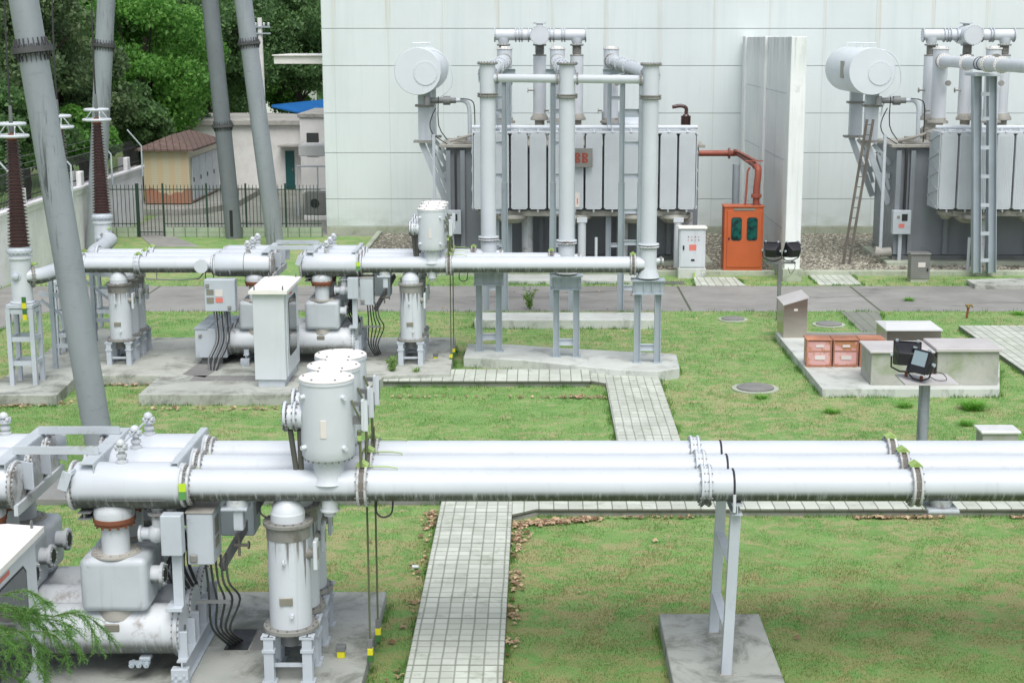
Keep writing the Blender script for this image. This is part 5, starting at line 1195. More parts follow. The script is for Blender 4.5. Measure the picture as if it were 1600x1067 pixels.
# ---- grey junction box by the road
gx0, gx1 = XZ(1423, 420, 50.1)[0], XZ(1453, 420, 50.1)[0]; gz1 = XZ(1437, 398, 50.1)[1]
t = thing('junction_box', 'waist high grey metal box on the grass by the road', 'cabinet', ((gx0+gx1)/2, 50.2, 0))
MB().box(gx0, gx1, 50.1, 50.55, .1, gz1, .012).build('casing', M['greybox'], t); MB().box(gx0-.03, gx1+.03, 50.05, 50.6, gz1, gz1+.04, .01).build('lid', M['greybox'], t); MB().box(gx0+.02, gx1-.02, 50.12, 50.5, -.05, .096).build('plinth', M['curbg'], t)
MB().box(gx0+.24, gx0+.48, 50.09, 50.1, gz1-.42, gz1-.26).build('label', M['paper'], t); MB().box(gx1-.1, gx1-.06, 50.07, 50.1, gz1-.55, gz1-.45).build('handle', M['dark'], t)
# ---- stainless kiosk, crates, rendered boxes
kx0_, kx1_ = 6.42, 7.03; ky_ = 39.6
t = thing('kiosk_cabinet', 'tall narrow stainless steel cabinet with slanted lid', 'cabinet', (6.7, 40, .2))
mb = MB(); za, zb = 1.06, 1.25
mb.add([(kx0_,ky_,.2),(kx1_,ky_,.2),(kx1_,ky_+1.15,.2),(kx0_,ky_+1.15,.2),(kx0_,ky_,za),(kx1_,ky_,zb),(kx1_,ky_+1.15,zb),(kx0_,ky_+1.15,za)], [(0,3,2,1),(4,5,6,7),(0,1,5,4),(1,2,6,5),(2,3,7,6),(3,0,4,7)]); mb.build('casing', M['stainless'], t, flat=True)
q = .03; mb = MB(); mb.add([(kx0_-q,ky_-q,za),(kx1_+q,ky_-q,zb+.012),(kx1_+q,ky_+1.15+q,zb+.012),(kx0_-q,ky_+1.15+q,za),(kx0_-q,ky_-q,za+.03),(kx1_+q,ky_-q,zb+.042),(kx1_+q,ky_+1.15+q,zb+.042),(kx0_-q,ky_+1.15+q,za+.03)], [(0,3,2,1),(4,5,6,7),(0,1,5,4),(1,2,6,5),(2,3,7,6),(3,0,4,7)]); mb.build('lid', M['lidgrey'], t, flat=True)
MB().box(6.68, 6.78, ky_-.006, ky_, .92, .97).build('label', M['paper'], t)
M['crate'] = (lambda g: g.col(g.mix(g.ramp(g.noise((2.4,2.4,2.4),7,.7),.49,.58,0,.9), g.mix(g.ramp(g.noise(1.3,4),.3,.7),(.62,.33,.31),(.67,.42,.40)), (.42,.19,.07))))(NG('weathered_pink_paint', .6))
M['craterust'] = paint('rusted_crate_frame', (.50,.22,.13), .7, var=.4, dirt=.3)
for i in range(3):
    xa = XZ(1260, 560, 36.0)[0]+i*.635; xb = xa+.6; yy = 36.0
    nm = ('leftmost rusty pink box of three beside the concrete box', 'middle faded pink box of three beside the concrete box', 'rightmost pink box tucked behind the concrete box')[i]
    t = thing('valve_box', nm, 'metal box', ((xa+xb)/2, yy+.3, .2), 'weathered pink metal boxes')
    MB().box(xa+.02, xb-.02, yy, yy+.5, .24, .82, .01).build('casing', M['crate'], t)
    mb = MB(); mb.box(xa, xa+.035, yy-.015, yy+.02, .2, .84); mb.box(xb-.035, xb, yy-.015, yy+.02, .2, .84); mb.box(xa+.035, xb-.035, yy-.012, yy+.01, .2, .245); mb.box(xa+.036, xb-.036, yy-.011, yy+.01, .58, .60); mb.build('frame', M['craterust'], t)
    MB().box(xa-.01, xb+.01, yy-.03, yy+.53, .842, .875, .008).build('lid', M['craterust'], t)
    MB().box(xa+.22, xa+.40, yy-.014, yy-.001, .68, .74).build('label', M['paper'], t); MB().box(xa+.2, xa+.44, yy-.014, yy-.001, .38, .48).build('label', M['paper'], t)
    mb = MB()
    for x in (xa+.05, xb-.12): mb.box(x, x+.07, yy-.04, yy-.012, .2, .27)
    mb.build('foot', M['craterust'], t)
for i, (pa, pb, pt, nm) in enumerate(((1361, 1456, 548, 'left mossy concrete box with flat lid behind the floodlights'), (1464, 1560, 546, 'right mossy concrete box with flat lid behind the floodlights'))):
    yf = 34.05; xa, xb = XZ(pa, 580, yf)[0], XZ(pb, 580, yf)[0]; zt = XZ(pa, pt, yf)[1]
    t = thing('concrete_box', nm, 'concrete box', ((xa+xb)/2, yf+.5, .2), 'mossy concrete boxes')
    MB().box(xa, xb, yf, yf+1.1, .2, zt-.05, .012).build('body', M['boxc'], t); MB().box(xa-.05, xb+.045, yf-.07, yf+1.18, zt-.048, zt+(.03 if i else 0), .01).build('lid', M['stainlid' if 0 else 'lidgrey'] if 'lidgrey' in M else M['greybox'], t)
    if i == 0: MB().box(xb+.01, xb+.04, yf+.02, yf+.3, .25, zt-.06).build('edge_strip', M['rust'], t)
t = thing('steel_chest', 'low steel chest with bright hipped lid behind the concrete boxes', 'metal box', (9.2, 37.5, .2))
xa, xb = XZ(1386, 520, 37.)[0], XZ(1471, 520, 37.)[0]; zt = XZ(1400, 517, 37.)[1]
MB().box(xa, xb, 37.0, 38.2, 0, zt, .01).build('body', M['stainless'], t)
mb = MB(); mb.box(xa-.03, xb+.03, 36.97, 38.23, zt, zt+.03, .006); mb.add([(xa-.03,36.97,zt+.03),(xb+.03,36.97,zt+.03),(xb+.03,38.23,zt+.03),(xa-.03,38.23,zt+.03),(xa+.1,37.6,zt+.12),(xb-.1,37.6,zt+.12)], [(0,1,5,4),(1,2,5),(2,3,4,5),(3,0,4)]); mb.build('lid', M['stainlid'], t, flat=True)
t = thing('meter_box', 'low green grey box behind the long ducts at right', 'metal box', (8.9, 28.6, 0))
xa, xb = XZ(1534, 680, 28.5)[0], XZ(1593, 680, 28.5)[0]; MB().box(xa+.02, xb-.02, 28.5, 28.95, 0, .52, .01).build('body', M['boxc'], t); MB().box(xa-.02, xb+.02, 28.45, 29.0, .52, .57, .01).build('lid', M['stainlid'], t)
# hydrant
t = thing('hydrant', 'short brass garden hydrant in the grass near the road', 'hydrant', (*G(1512, 497), 0))
x, y = G(1512, 497); MB().cyl((x-.03,y,0),(x,y,.27),.035,n=12).build('standpipe', M['rust'], t); mb = MB(); mb.ball((x,y,.32),.055,12); mb.cyl((x-.09,y,.38),(x+.11,y,.38),.03,n=10); mb.cyl((x+.09,y,.38),(x+.13,y-.02,.31),.025,n=8); mb.build('tap', M['brass'] if 'brass' in M else M['yellow' if 0 else 'band'], t)
# manholes
for (px, py, r_, nm) in ((1180, 608, .54, 'nearest round manhole cover in the middle lawn'), (1145, 500, .42, 'round manhole cover left of the floodlight pole'), (1295, 508, .46, 'round manhole cover right of the stainless cabinet'), (838, 452, .0, '')):
    if not nm: continue
    x, y = G(px, py); t = thing('manhole', nm, 'manhole', (x, y, 0), 'round manhole covers')
    MB().lathe((x, y, -.02), Z_, [(0,r_),(.05,r_),(.055,r_-.02),(.055,r_*.80),(.04,r_*.79)], 40).build('ring', M['curbg'], t)
    mb = MB(); mb.lathe((x, y, .0), Z_, [(0,r_*.78),(.06,r_*.78),(.065,r_*.76)], 36); mb.build('cover', M['cover'], t)
    HOLES.append([(x+r_*math.cos(i*.524), y+r_*math.sin(i*.524)) for i in range(12)])
x, y = G(1167, 431)
t = thing('drain_grate', 'dark rectangular drain grate by the road behind the risers', 'drain', (*G(1055,443), 0)); xg, yg = G(1050, 443)
mb = MB()
for i in range(9): mb.box(xg-.35+i*.085, xg-.31+i*.085, yg-.2, yg+.2, 0, .03)
mb.box(xg-.4,xg+.42,yg-.25,yg-.2,0,.035); mb.box(xg-.4,xg+.42,yg+.2,yg+.25,0,.035); mb.build('grate', M['dsteel'], t)
# ---- floodlights
def flood_head(root, c, yaw, tilt, s=1., open_front=True):
    c = Vector(c)
    def place(mb):
        mb.v = [tuple(Vector(p)*s) for p in mb.v]
        Mx = Matrix.Translation(c) @ Matrix.Rotation(yaw, 4, 'Z') @ Matrix.Rotation(tilt, 4, 'X'); mb.v = [tuple(Mx @ Vector(p)) for p in mb.v]; return mb
    # faces -Y locally: front glass at y = -.07
    m = MB(); m.add([(-.2,-.07,-.18),(.2,-.07,-.18),(.2,-.07,.18),(-.2,-.07,.18),(-.2,-.0,-.18),(.2,-.0,-.18),(.2,-.0,.18),(-.2,-.0,.18),(-.12,.19,-.10),(.12,.19,-.10),(.12,.19,.10),(-.12,.19,.10)],
        [(0,1,2,3),(0,4,5,1),(1,5,6,2),(2,6,7,3),(3,7,4,0),(4,8,9,5),(5,9,10,6),(6,10,11,7),(7,11,8,4),(8,11,10,9)]); 
    h = place(m).build('housing', M['lamp'], root); bv = h.modifiers.new('bevel','BEVEL'); bv.width = .012; bv.segments = 2
    m = MB(); m.box(-.215,.215,-.085,-.071,-.195,-.17); m.box(-.215,.215,-.085,-.071,.17,.195); m.box(-.215,-.19,-.085,-.071,-.17,.17); m.box(.19,.215,-.085,-.071,-.17,.17); place(m).build('rim', M['lamp'], h)
    m = MB(); m.box(-.15,.15,-.078,-.072,-.07,.165); place(m).build('glass', M['lampglass'], h)
    m = MB(); m.tube([(-.235,.03,0),(-.235,.0,-.22),(-.1,.0,-.29),(.1,.0,-.29),(.235,.0,-.22),(.235,.03,0)], .014, 6); place(m).build('yoke', M['lamp'], root)
    m = MB()
    for sx in (-1, 1):
        for z in (.19,): m.box(sx*.16-.02,sx*.16+.02,-.1,-.05,z,z+.03)
        m.cyl((sx*.21,.03,0),(sx*.25,.03,0),.03,n=10)
    place(m).build('clip', M['steel'], root)
t = thing('floodlight_post', 'stout grey post with tray and two black floodlights in the middle lawn', 'floodlight', (7.3, 28.0, 0))
px0 = XZ(1443, 640, 28.)[0]; zt = XZ(1443, 592, 28.)[1]
MB().cyl((px0, 28., 0), (px0, 28., zt-.03), .105, n=28).build('post', M['pole'], t)
mb = MB(); mb.add([(px0-.47,27.58,zt-.03),(px0+.52,27.58,zt-.03),(px0+.52,28.42,zt-.03),(px0-.47,28.42,zt-.03),(px0-.47,27.58,zt),(px0+.52,27.58,zt),(px0+.52,28.42,zt),(px0-.47,28.42,zt)],[(0,3,2,1),(4,5,6,7),(0,1,5,4),(1,2,6,5),(2,3,7,6),(3,0,4,7)]).build('tray', M['lidgrey'] if 'lidgrey' in M else M['greybox'], t)
flood_head(t, (XZ(1417, 558, 28.2)[0], 28.2, zt+.42), math.radians(165), math.radians(-12), 1.2)
flood_head(t, (XZ(1441, 563, 27.8)[0], 27.8, zt+.36), math.radians(-60), math.radians(-18), 1.15)
for px_, yy in ((1417, 28.2), (1441, 27.8)): x = XZ(px_, 560, yy)[0]; MB().cyl((x, yy, zt), (x, yy, zt+.10), .03, n=10).build('stud', M['rust'], t)
MB().tube([(px0+.02,27.8,zt+.1),(px0+.15,27.75,zt+.03),(px0+.32,27.7,zt+.05),(px0+.3,27.9,zt+.12),(px0+.12,27.9,zt+.16)], .008, 6, smooth=4).build('cable', M['black'], t)
t = thing('floodlight_post', 'thin brown post with crossbar and two black floodlights before the fire wall', 'floodlight', (*G(1216, 500), 0))
x, y = G(1216, 500); zt = XZ(1216, 412, y)[1]
MB().bar((x, y, 0), (x, y, zt), .1, .1).build('post', M['dsteel'], t); MB().box(x-.42, x+.44, y-.05, y+.05, zt, zt+.05).build('crossbar', M['dsteel'], t)
for px_, yw, tl in ((1206, 160, -20), (1238, 205, -20)):
    xx = XZ(px_, 395, y)[0]; flood_head(t, (xx, y+.0, zt+.38), math.radians(yw), math.radians(tl), 1.12); MB().cyl((xx, y, zt+.05), (xx, y, zt+.1), .03, n=8).build('stud', M['dsteel'], t)
MB().tube([(x+.38,y-.06,zt+.1),(x+.42,y-.07,zt-.1),(x+.3,y-.07,zt-.28),(x+.22,y-.07,zt-.1)], .009, 6, smooth=4).build('cable', M['black'], t)
# ---- leaning gantry poles
def gpole(name_label, p0, p1, r, flanges, mat, slot=False, r1=None):
    p0 = Vector(p0); p1 = Vector(p1); d = p1-p0
    t = thing('gantry_pole', name_label, 'steel pole', p0, 'leaning tubular gantry poles')
    top = p0+d*1.6
    MB().cyl(p0, top, r, r*.97, n=40).build('tube', M[mat], t)
    for q in flanges:
        c = p0+d*q; ax = d.normalized(); mb = MB(); R_ = r+.095
        mb.lathe(c-ax*.05, ax, [(0,R_),(.045,R_),(.055,R_),(.10,R_)], 40); mb.bolts(c, ax, r+.05, 20, .022, .2)
        mb.build('flange', M['blackfl'], t)
        mb = MB(); a_ = ax.cross(Y_).normalized(); b_ = ax.cross(a_)
        for i in range(20):
            w = 2*math.pi*(i+.5)/20; u = a_*math.cos(w)+b_*math.sin(w)
            mb.add([c+u*r, c+u*(R_-.015), c+u*r+ax*.2, c+u*r-ax*.2][:3], [(0,1,2),(2,1,0)]); mb.bar(c+u*(r+.02)+ax*.05, c+u*(r+.002)+ax*.2, .012, .05, up=u); mb.bar(c+u*(r+.02)-ax*.05, c+u*(r+.002)-ax*.2, .012, .05, up=u)
        mb.build('gusset', M['blackfl'], t)
    if slot:
        c = p0+d*.045; MB().box(c.x-.06, c.x+.06, c.y-r-.012, c.y-r+.02, .1, 1.15).build('slot', M['dark'], t)
def two(pb, pt_, Y):  # base pixel on ground, top pixel at the same depth
    g0 = G(*pb); xt, zt = XZ(*pt_, g0[1]); return (g0[0], g0[1], 0), (xt, g0[1], zt)
a_, b_ = two((163, 738), (37, 0), 0); q = (XZ(37, 78, a_[1])[1])/b_[2]
gpole('nearest thick leaning grey pole crossing the bushings', a_, b_, .26, [q], 'pole')
a_, b_ = two((148, 388), (166, 0), 0); gpole('farther grey pole leaning by the boundary wall', a_, b_, .335, [XZ(0, 71, a_[1])[1]/b_[2]], 'pole')
a_, b_ = two((366, 372), (328, 0), 0); gpole('darkest leaning pole with a slot at its foot', a_, b_, .33, [XZ(0, 197, a_[1])[1]/b_[2]], 'pole_d', True)
a_, b_ = two((431, 386), (380, 0), 0); gpole('lighter leaning pole beside the dark slotted pole', a_, b_, .335, [XZ(0, 68, a_[1])[1]/b_[2]], 'pole')
# ================================================================== vegetation
def foliage_mat(name, c0, c1, tr=True):
    g = NG(name, .55); r = g.N('ShaderNodeNewGeometry').outputs['Random Per Island']
    b = g.mix(g.ramp(r, 0, 1), c0, c1); b = g.mix(g.ramp(g.noise(.55, 3, .6), .38, .64, 0, .5), b, tuple(x*.7 for x in c0))
    m = g.col(b)
    if tr:
        out = g.t.nodes['Material Output']; tl = g.N('ShaderNodeBsdfTranslucent'); g.L(b, tl.inputs[0]); mx = g.N('ShaderNodeMixShader'); mx.inputs[0].default_value = .42
        g.L(g.b.outputs[0], mx.inputs[1]); g.L(tl.outputs[0], mx.inputs[2]); g.L(mx.outputs[0], out.inputs[0])
    return m
M['leafA'] = foliage_mat('dark_tree_leaves', (.09,.185,.065), (.18,.33,.11))
M['leafB'] = foliage_mat('fresh_green_leaves', (.10,.29,.045), (.22,.46,.09))
M['leafC'] = foliage_mat('mid_green_leaves', (.075,.19,.04), (.16,.34,.07))
M['leafD'] = foliage_mat('grey_green_leaves', (.10,.175,.075), (.19,.28,.12))
M['tuft'] = foliage_mat('bright_weed_leaves', (.16,.42,.05), (.26,.55,.10)); M['weedleaf'] = foliage_mat('yellow_green_weed', (.22,.38,.10), (.38,.52,.18))
M['bark'] = paint('tree_bark', (.055,.045,.035), .9, var=.3, dirt=.4)
def leaf_mesh(name, P, size, mat, parent, up=.3):
    n = len(P); d = rng.normal(size=(n,3)); d[:,2] = np.abs(d[:,2])*up+d[:,2]*(1-up); d /= np.linalg.norm(d,axis=1,keepdims=True)
    a = np.cross(d, rng.normal(size=(n,3))); a /= np.linalg.norm(a,axis=1,keepdims=True)+1e-9; b = np.cross(d, a)
    s = size*rng.uniform(.6, 1.3, (n,1)); a = a*s; b = b*s*.55
    v = np.stack([P-a, P+b*1., P+a, P-b*1.], 1).reshape(-1,3)
    off = np.array([0.,0,0]); q = parent
    while q is not None: off += np.array(q.location); q = q.parent
    v = v-off
    me = bpy.data.meshes.new(name); me.vertices.add(4*n); me.vertices.foreach_set('co', v.astype('f').ravel())
    me.loops.add(4*n); me.loops.foreach_set('vertex_index', np.arange(4*n, dtype='i')); me.polygons.add(n); me.polygons.foreach_set('loop_start', np.arange(0,4*n,4,dtype='i'))
    me.update(calc_edges=True); me.materials.append(mat)
    o = bpy.data.objects.new(name, me); COL.objects.link(o); o.parent = parent; return o
def tree(label, x, y, h, R, zc, mat, n=14000, clumps=46, leaf=.15, trunk=.3, cz=1.):
    t = thing('tree', label, 'tree', (x, y, 0), 'trees beyond the boundary wall and yard')
    mb = MB(); mb.tube([(x,y,0),(x+.15,y,zc*.35),(x-.1,y,zc*.7),(x+.1,y,zc+R*.3)], trunk, 12, smooth=3, r1=trunk*.35)
    C = []
    for i in range(clumps):
        d = rng.normal(size=3); d /= np.linalg.norm(d); rr = R*(.35+.65*rng.random()**.6)
        c = np.array([x, y, zc])+d*rr*np.array([1, 1, cz*(h-zc)/R if d[2] > 0 else cz*.8]); C.append((c, R*rng.uniform(.16, .34)))
    for c, r in C[:16]:
        z0 = zc*rng.uniform(.45,.8); mb.tube([(x,y,z0),((x+c[0])/2,(y+c[1])/2,(z0+c[2])/2+.3),tuple(c)], trunk*.3, 6, smooth=3, r1=.03)
    mb.build('trunk', M['bark'], t)
    P = []; w = np.array([r*r for _, r in C]); w = w/w.sum()
    for (c, r), k in zip(C, (w*n).astype(int)):
        d = rng.normal(size=(k,3)); d /= np.linalg.norm(d,axis=1,keepdims=True); rad = r*(.5+.6*rng.random((k,1))**.5)
        p = c+d*rad*np.array([1,1,.72]); p += .12*r*rng.normal(size=(k,3)); P.append(p)
    P = np.concatenate(P); leaf_mesh('crown', P, leaf, mat, t); return t
def at(px, py, Y): a, b = XZ(px, py, Y); return a, b
# dark mass close behind the boundary wall on the far left
T = [  # px centre, py centre, depth, radius, leaf kind, label
 (20, 60, 66, 3.6, 'leafD', 'dark grey green tree at the upper left corner'),
 (95, 150, 72, 3.3, 'leafD', 'dark bushy tree between the first two poles'),
 (25, 215, 62, 2.2, 'leafA', 'low dark shrub like tree behind the wall railing'),
 (120, 30, 84, 4.2, 'leafC', 'tall green tree behind the first two poles'),
 (225, 95, 80, 4.0, 'leafB', 'brightest fresh green tree right of the second pole'),
 (205, 190, 74, 1.7, 'leafA', 'small dark tree above the kiosk roof'),
 (130, 215, 66, 1.3, 'leafB', 'small bright green bush beside the farthest bushing'),
 (255, 215, 84, 2.6, 'leafA', 'dark low tree directly behind the kiosk'),
 (320, 60, 92, 4.6, 'leafA', 'broad dark tree above the dark slotted pole'),
 (395, 20, 104, 5.2, 'leafC', 'wide mid green tree above the utility pole'),
 (465, 60, 96, 3.8, 'leafA', 'dark tree touching the corner of the big wall'),
 (300, 160, 112, 4.2, 'leafA', 'deep shaded tree far behind the annexe'),
 (455, 125, 118, 3.0, 'leafC', 'loose green tree above the blue roof'),
 (400, 95, 124, 3.8, 'leafA', 'far dark tree with thin trunks behind the utility pole'),
 (180, 40, 110, 6.0, 'leafA', 'big dark background tree behind the fresh green one'),
 (60, 100, 112, 7.0, 'leafA', 'big dark background tree at the far left'),
 (-60, 90, 80, 5.0, 'leafA', 'dark tree cut by the left edge'),
 (345, 205, 104, 1.8, 'leafA', 'low dark tree above the annexe roof'),
]
for px, py, Y, Rr, mt, lb in T:
    x, z = at(px, py, Y); z = max(z, Rr*.75)
    tree(lb, x, Y, z+Rr*.95, Rr, z, M[mt], n=int((15000+4400*Rr)*(.6 if Y > 110 else 1)), clumps=int((30+8*Rr)*(.6 if Y > 110 else 1)), leaf=(.11+.0009*Y)*.68)
# far wood so that no bare horizon shows
P = rng.uniform((-75, 165, 0), (20, 180, 4), (9000, 3)); P[:,2] = P[:,2]*(.75+.25*np.sin(P[:,0]*.35)); leaf_o = leaf_mesh('distant_wood', P, .45, M['leafA'], None); tag(leaf_o, 'far off dark wood closing the view behind the trees', kind='stuff')

# ---- lawn blades
def inside(px, py, poly):
    r = np.zeros(len(px), bool); n = len(poly)
    for i in range(n):
        x0, y0 = poly[i][:2]; x1, y1 = poly[(i+1)%n][:2]
        if y0 == y1: continue
        c = ((y0 > py) != (y1 > py)) & (px < (x1-x0)*(py-y0)/(y1-y0)+x0); r ^= c
    return r
def blades(n, ya, yb, h, w, clump=0):
    u = rng.random(n); y = 1/(1/ya+(1/yb-1/ya)*u)
    x = rng.uniform(-1, 1, n)*(y*.37+2.5)+y*(-.012)
    k = np.ones(n, bool)
    for p in HOLES: k &= ~inside(x, y, p)
    k &= ~((x < -14.85) & (y > 20)); k &= ~((y > 51.4)); x, y = x[k], y[k]; n = len(x)
    cl = np.sin(x*1.9+np.sin(y*1.3)*2)*np.sin(y*2.3+np.cos(x*1.1)*2)+.6*np.sin(x*6.1+y*2.2)*np.sin(y*7.3-x*3.1); s = 1+(y-17)*.035; hh = (.75+.45*np.clip(cl,-1,1.5))*h*rng.uniform(.5, 1.4, n)*s*.8; an = rng.uniform(0, 6.28, n); lean = rng.uniform(.2, 1.1, n)*hh
    dx, dy = np.cos(an)*w*s, np.sin(an)*w*s; lx, ly = -np.sin(an)*lean, np.cos(an)*lean
    v = np.stack([np.stack([x-dx,y-dy,np.zeros(n)],1), np.stack([x+dx,y+dy,np.zeros(n)],1), np.stack([x+lx,y+ly,hh],1)],1).reshape(-1,3)
    me = bpy.data.meshes.new('grass'); me.vertices.add(3*n); me.vertices.foreach_set('co', v.astype('f').ravel()); me.loops.add(3*n); me.loops.foreach_set('vertex_index', np.arange(3*n,dtype='i')); me.polygons.add(n); me.polygons.foreach_set('loop_start', np.arange(0,3*n,3,dtype='i')); me.update(calc_edges=True)
    me.materials.append(M['blade']); return me
o = bpy.data.objects.new('grass', blades(680000, 16.5, 51, .03, .004)); COL.objects.link(o); tag(o, 'short patchy green and tan lawn grass', 'grass', kind='stuff')
# taller grass the mower misses along slabs and kerbs
ex, ey = [], []
for poly in HOLES:
    c0 = np.mean(np.array([p[:2] for p in poly]), 0)
    for i in range(len(poly)):
        a = np.array(poly[i][:2], float); b = np.array(poly[(i+1) % len(poly)][:2], float); L = np.linalg.norm(b-a)
        if L < .3: continue
        m = (a+b)/2
        if m[1] > 51 or m[1] < 14: continue
        n = int(min(L, 30)*170*(18/max(m[1], 18))**.5); t = rng.random(n)[:,None]; d = (b-a)/L; nn = np.array([d[1], -d[0]]); 
        if np.dot(nn, m-c0) < 0: nn = -nn
        p = a+(b-a)*t+nn*np.abs(rng.normal(0, .05, n))[:,None]+nn*.01; w = np.sin(p[:,0]*2.3+p[:,1]*3.1)+np.sin(p[:,0]*7.1-p[:,1]*5.3)+rng.normal(0,.5,n) > .1; ex.append(p[w,0]); ey.append(p[w,1])
x = np.concatenate(ex); y = np.concatenate(ey); k = (y > 14) & (np.abs(x) < .42*y)
for p in HOLES: k &= ~inside(x, y, p)
x, y = x[k], y[k]; n = len(x); hh = rng.uniform(.03, .10, n)*(1+(y-17)*.012); an = rng.uniform(0, 6.28, n); lean = rng.uniform(.1, .8, n)*hh; wd = .004*(1+(y-17)*.04)
v = np.stack([np.stack([x-np.cos(an)*wd,y-np.sin(an)*wd,np.zeros(n)],1), np.stack([x+np.cos(an)*wd,y+np.sin(an)*wd,np.zeros(n)],1), np.stack([x-np.sin(an)*lean,y+np.cos(an)*lean,hh],1)],1).reshape(-1,3)
me = bpy.data.meshes.new('edge_grass'); me.vertices.add(3*n); me.vertices.foreach_set('co', v.astype('f').ravel()); me.loops.add(3*n); me.loops.foreach_set('vertex_index', np.arange(3*n,dtype='i')); me.polygons.add(n); me.polygons.foreach_set('loop_start', np.arange(0,3*n,3,dtype='i')); me.update(calc_edges=True)
M['edge'] = foliage_mat('lush_edge_grass', (.09,.24,.04), (.19,.38,.08)); me.materials.append(M['edge'])
o = bpy.data.objects.new('edge_grass', me); COL.objects.link(o); tag(o, 'taller greener grass left standing along the slab edges', 'grass', kind='stuff')
# ---- weeds
def weed(label, x, y, z, h, n, spread, mat, w=.012, name='weed', cat='weed'):
    vs = []; fs = []
    for i in range(n):
        a = random.random()*6.28; l = h*random.uniform(.5, 1); b = Vector((x+random.uniform(-spread,spread)*.4, y+random.uniform(-spread,spread)*.4, z)); d = Vector((math.cos(a), math.sin(a), 0)); s = spread*random.uniform(.3, 1)
        p1 = b+d*s*.35+Vector((0,0,l*.65)); p2 = b+d*s+Vector((0,0,l)); q = Vector((-d.y, d.x, 0))*w; k = len(vs)
        vs += [b-q, b+q, p1+q, p1-q, p2]; fs += [(k,k+1,k+2,k+3),(k+3,k+2,k+4)]
    mb = MB(); mb.v = [tuple(v) for v in vs]; mb.f = fs; return tag(mb.build(name, M[mat], flat=True), label, cat)
x, y = G(1520, 640); weed('thick bright green grass tuft below the right concrete box', x, y, 0, .22, 420, .42, 'tuft', .008, 'grass_tuft', 'grass tuft')
for i, (px, py, n_) in enumerate(((1415,636,60),(1300,645,60),(1510,664,60),(1190,622,40),(1420,470,50),(1590,492,60))):
    x, y = G(px, py); weed(('small grass tuft left of the floodlight post', 'small grass tuft in front of the cabinet slab corner', 'small grass tuft below the thick one', 'small grass tuft beside the nearest manhole', 'small grass tuft at the road edge', 'small grass tuft by the right edge near the road')[i], x, y, 0, .12, n_*2, .3, 'tuft', .007, 'grass_tuft', 'grass tuft')
def bush(label, x, y, z, h, n, spread):
    t = thing('weed', label, 'weed', (x, y, z)); mb = MB(); P = []
    for i in range(n):
        a = random.random()*6.28; s = spread*random.uniform(.2, 1); q = h*random.uniform(.55, 1); pl = [Vector((x, y, z)), Vector((x+math.cos(a)*s*.3, y+math.sin(a)*s*.3, z+q*.5)), Vector((x+math.cos(a)*s, y+math.sin(a)*s, z+q))]
        mb.tube(pl, .006, 5, smooth=3, r1=.002)
        for k in range(26): u = random.uniform(.15, 1); P.append((pl[0].lerp(pl[1], u*2) if u < .5 else pl[1].lerp(pl[2], u*2-1))+Vector((random.gauss(0,.03), random.gauss(0,.03), random.gauss(0,.02))))
    mb.build('stem', M['tuft'], t); leaf_mesh('leaves', np.array([tuple(p) for p in P]), .045, M['weedleaf'], t)
x, y = G(828, 484); bush('yellow green weed growing at the road edge behind the ducts', x, y, 0, .7, 9, .24)
x, y = G(612, 580, .25); bush('sprawling weed on the pad beside the arrester frame', x, y, .25, .34, 9, .36)
x, y = G(650, 581, .25); weed('tiny weed on the pad edge right of the larger weed', x, y, .25, .15, 30, .15, 'weedleaf', .01)
# ---- fallen leaves
M['dryleaf'] = (lambda g: g.col(g.mix(g.ramp(g.N('ShaderNodeNewGeometry').outputs['Random Per Island'], 0, 1), (.16,.085,.045), (.56,.42,.26))))(NG('dry_fallen_leaf', .8))
pts = []
def strip(p0, p1, n, sp, z=0.):
    for i in range(n):
        t = random.random(); x = p0[0]+(p1[0]-p0[0])*t; y = p0[1]+(p1[1]-p0[1])*t; pts.append((x+abs(random.gauss(0, sp))*(1 if sp > 0 else -1)*0+random.gauss(0, abs(sp)), y+random.gauss(0, abs(sp)*.6), z))
strip((-.34,24.45), (.9,24.76), 260, .10); strip((-.32,24.4),(-.34,23.4), 80, .08)
for _ in range(12): u = random.uniform(17.5, 23.6); strip((-.34,u),(-.36,u+.35), 7, .045)
strip((-.32,23.6),(-.36,17.5), 12, .06); strip((.6,24.80),(2.6,24.84), 60, .06)
for _ in range(9): u = random.uniform(2.8, 9); strip((u,24.82),(u+.4,24.84), 12, .05)
strip((-1.85,25.2),(-1.8,24.2), 70, .07); strip((-1.82,24.2),(-1.85,18), 40, .06)
strip(G(870,622),G(943,622), 90, .13); strip(G(600,622),G(870,622), 40, .1); strip(G(225,640),G(440,640), 70, .12); strip(G(0,637),G(110,630), 80, .14); strip(G(160,602),G(245,602), 70, .12); strip(G(120,612),G(150,600),30,.1); strip(G(700,800),G(680,815),10,.1)
for i in range(110): x = random.uniform(-6, 9); y = random.uniform(17.5, 50); pts.append((x, y, .0))
pts2 = []
for (x, y, z) in pts:
    if -1.72 < x < -.46 and y < 25.3: continue
    pts2.append((x, y, .02))
vs = []; fs = []
for x, y, z in pts2:
    s = random.uniform(.03, .075); a = random.random()*6.28; tl = random.uniform(-.6, .6); k = len(vs); rads = (1., .45, .95, .4, .85, .35, .95, .45)
    R_ = Matrix.Rotation(a, 3, 'Z') @ Matrix.Rotation(tl, 3, 'X')
    for i, r in enumerate(rads): v = R_ @ Vector((math.cos(i*.785)*r*s, math.sin(i*.785)*r*s, (i % 2)*s*.3)); vs.append((x+v.x, y+v.y, z+.015+max(v.z, -.012)))
    fs.append(tuple(range(k, k+8)))
mb = MB(); mb.v = vs; mb.f = fs; tag(mb.build('fallen_leaves', M['dryleaf'], flat=True), 'dry brown leaves gathered along the walkway edges', kind='stuff')
